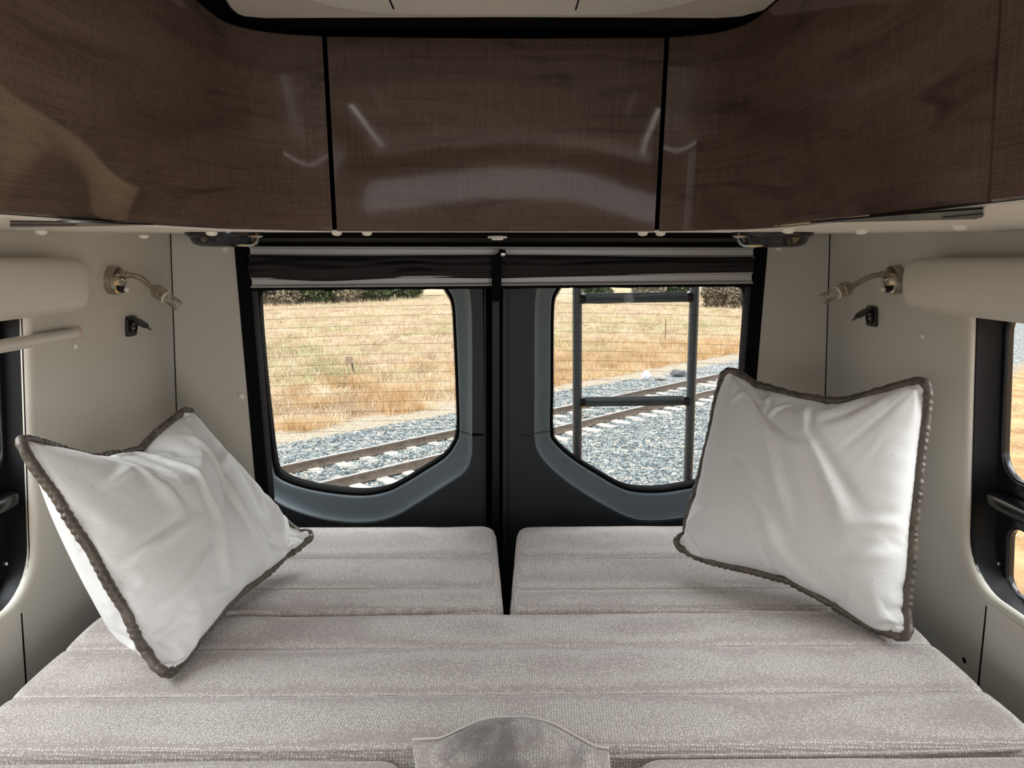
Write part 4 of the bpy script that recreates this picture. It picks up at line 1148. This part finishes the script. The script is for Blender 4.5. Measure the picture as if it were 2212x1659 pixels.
gold = grass_mat('dry_golden_grass', srgb(176, 134, 92), srgb(216, 182, 134), srgb(244, 230, 198))
pale = grass_mat('pale_dry_grass', srgb(146, 122, 98), srgb(204, 182, 150), srgb(242, 234, 214))
green = grass_mat('green_grass', srgb(126, 150, 92), srgb(158, 176, 112), srgb(186, 194, 130))
GR = []
def blades(pts, hts, nb_, spread, width, lean=.35, slot=0):
    n = len(pts)*nb_; P = np.repeat(pts, nb_, 0); h = np.repeat(hts, nb_)*rng.uniform(.5, 1.15, n)
    a = rng.uniform(0, 2*PI, n); off = rng.uniform(0, spread, n)
    P = P+np.stack([np.cos(a)*off, np.sin(a)*off, np.zeros(n)], 1)
    b = rng.uniform(0, 2*PI, n); W = np.stack([np.cos(b), np.sin(b), np.zeros(n)], 1)*(width*rng.uniform(.6, 1.3, n))[:, None]
    ln = rng.uniform(0, lean, n); T = P+np.stack([np.cos(a)*ln*h, np.sin(a)*ln*h, h], 1)
    GR.append((np.stack([P-W, P+W, T], 1).reshape(-1, 3), slot))
p1 = field_pts(6500, 17, 36, lambda x, y, n: 3.7 < n < 8.5+5*noise.noise((x*.35, y*.35, 2))+rng.uniform(-1.5, 3) and (x > .3 or noise.noise((x*.5, y*.5, 1))+rng.uniform(-.15, .15) > .08))
blades(p1, rng.uniform(.14, .40, len(p1)), 8, .14, .008, .4, 0)
p2 = field_pts(17000, 18, 80, lambda x, y, n: n > 4.2)
blades(p2, rng.uniform(.06, .26, len(p2))*(1+p2[:, 1]/60), 7, .3, .012, .8, 1)
p3 = field_pts(3800, 20, 75, lambda x, y, n: n > 4.5 and noise.noise((x*.16, y*.10, 9)) > .10 and y > 23)
blades(p3, rng.uniform(.06, .16, len(p3)), 8, .4, .014, .9, 2)
p4 = np.array([(-3.0+rng.normal(0, .5), 21.0+rng.normal(0, .7), G) for _ in range(110)])
blades(p4, rng.uniform(.3, .62, len(p4)), 12, .12, .006, .55, 0)
p5 = np.array([(rng.uniform(4, 30), rng.uniform(4, 20), 0) for _ in range(2200)]); p5 = p5[(n_of(p5[:, 0], p5[:, 1]) < -6)]
p5[:, 2] = [ground_z(x, y) for x, y in p5[:, :2]]
blades(p5, rng.uniform(.05, .16, len(p5)), 7, .15, .01, .9, 1)
VV = np.concatenate([a_ for a_, _ in GR]); sl_idx = np.concatenate([np.full(len(a_)//3, k_, np.int32) for a_, k_ in GR])
go = mesh('dry_grass', VV, np.arange(len(VV)).reshape(-1, 3), gold, None, False)
go.data.materials.append(pale); go.data.materials.append(green); go.data.polygons.foreach_set('material_index', sl_idx)
tag(go, 'dry golden and pale grass with green patches across the field', 'grass', kind='stuff')

# bushes at the far edge of the field
def bush(x, y, rx, rz, leafc, label, name='bush'):
    z = ground_z(x, y); t = thing(name, (x, y, z), label, 'bush', 'bushes at the far edge of the field')
    n = 1500; u = rng.normal(size=(n, 3)); u /= np.linalg.norm(u, axis=1)[:, None]; rad = rng.uniform(.55, 1, n)**.6; rx *= .62; rz *= .62
    P = u*rad[:, None]*np.array([rx, rx*.8, rz])+np.array([x, y, z+rz*.75]); P[:, 2] = np.maximum(P[:, 2], z+.05)
    a = rng.normal(size=(n, 3)); b = rng.normal(size=(n, 3)); s = .09*rx**.5
    Vv = np.stack([P-a*s, P+a*s, P+b*s*1.6], 1).reshape(-1, 3)
    mesh('foliage', Vv, np.arange(n*3).reshape(-1, 3), leafc, t, False)
    m = MB()
    for k in range(7):
        an = 2*PI*k/7; m.tube([(x, y, z-.1), (x+math.cos(an)*rx*.3, y+math.sin(an)*rx*.3, z+rz*.6), (x+math.cos(an)*rx*.6, y+math.sin(an)*rx*.6, z+rz*1.2)], [.07, .04, .015], 6)
    m.build('branches', Mat('grey_bark', srgb(96, 88, 78), .9).m, t)
dk = grass_mat('dark_evergreen_leaves', srgb(40, 52, 36), srgb(64, 78, 52), srgb(92, 102, 70))
gyb = grass_mat('grey_brown_twigs', srgb(92, 84, 74), srgb(128, 118, 100), srgb(150, 140, 118))
for i, (px, py, rx, rz, mt, lab) in enumerate(((600, 655, 3.4, 2.6, gyb, 'grey leafless bush at the top left corner of the left window'), (672, 652, 3.2, 2.2, dk, 'dark bush seen top left through the left window, right of the grey one'), (745, 650, 3.0, 2.6, gyb, 'greyish bush at the top of the left window beside the dark bushes'),
        (812, 648, 3.0, 2.4, dk, 'dark green bush at the top middle of the left window'), (880, 645, 2.6, 2.2, dk, 'rightmost dark bush seen through the left window'),
        (1290, 655, 2.4, 1.8, dk, 'green bush behind the top rung between the ladder rails, left one'), (1400, 650, 2.6, 2.4, gyb, 'grey bush behind the top rung, between the ladder rails'),
        (1470, 650, 2.2, 2.2, dk, 'dark bush just left of the right ladder rail'), (1545, 662, 2.0, 2.6, gyb, 'grey leafless bush just right of the right ladder rail'), (1605, 665, 2.2, 3.0, gyb, 'dark grey bush at the top right corner of the right window'))):
    p = hit((px, py), (0, 0, 1), -4.0); bush(p.x, p.y, rx, rz, mt, lab)

# leaning marker post in the field
pb = hit((766, 815), (0, 0, 1), -4.0); t = thing('marker_post', (pb.x, pb.y, pb.z), 'small leaning wooden marker post with a board in the field', 'post')
topp = pb+Vector((-.10, 0, .70))
MB().tube([pb-Vector((0, 0, .1)), topp], [.03, .028], 8).build('post', Mat('weathered_dark_wood', srgb(86, 76, 66), .9).m, t)
MB().box(topp+Vector((-.07, -.02, -.10)), (.24, .02, .24), Matrix.Rotation(.12, 3, 'Y')).build('board', Mat('faded_board', srgb(158, 138, 122), .9).m, t)
pf = hit((1437, 738), (0, 0, 1), -4.0)
o = MB().tube([pf-Vector((0, 0, .1)), pf+Vector((0, 0, 1.1))], .025, 6).build('fence_post', Mat('rusty_post', srgb(130, 96, 72), .8).m, None, loc=pf)
tag(o, 'thin rusty fence post in the golden grass between the ladder rails', 'post')
# rubbish beside the track
def lump(name, px, sx, sz, mat, label, seed):
    p = hit(px, (0, 0, 1), -3.98); bm = bmesh.new(); bmesh.ops.create_icosphere(bm, subdivisions=3, radius=1)
    V = []
    for v in bm.verts:
        k = 1+.45*noise.noise(v.co*1.7+Vector((seed, 0, 0)))+.15*noise.noise(v.co*5)
        V.append(p+Vector((v.co.x*sx*k, v.co.y*sx*.7*k, max(-.02, v.co.z*k+.7)*sz)))
    bm.verts.index_update(); Fc = [[v.index for v in f.verts] for f in bm.faces]; bm.free()
    return tag(mesh(name, V, Fc, mat, None, True, loc=p), label, 'rubbish')
lump('plastic_bag', (1396, 818), .13, .17, Mat('white_plastic_bag', srgb(244, 244, 248), .5).m, 'crumpled white plastic bag beside the railway track', 2)
lump('rubble', (1427, 819), .20, .08, Mat('grey_rubble', srgb(176, 170, 160), .9).m, 'low grey pile of rubble right of the white bag', 5)
lump('tarp', (1466, 811), .28, .12, Mat('grey_tarpaulin', srgb(112, 112, 114), .8).m, 'crumpled dark grey tarpaulin left of the right ladder rail', 9)
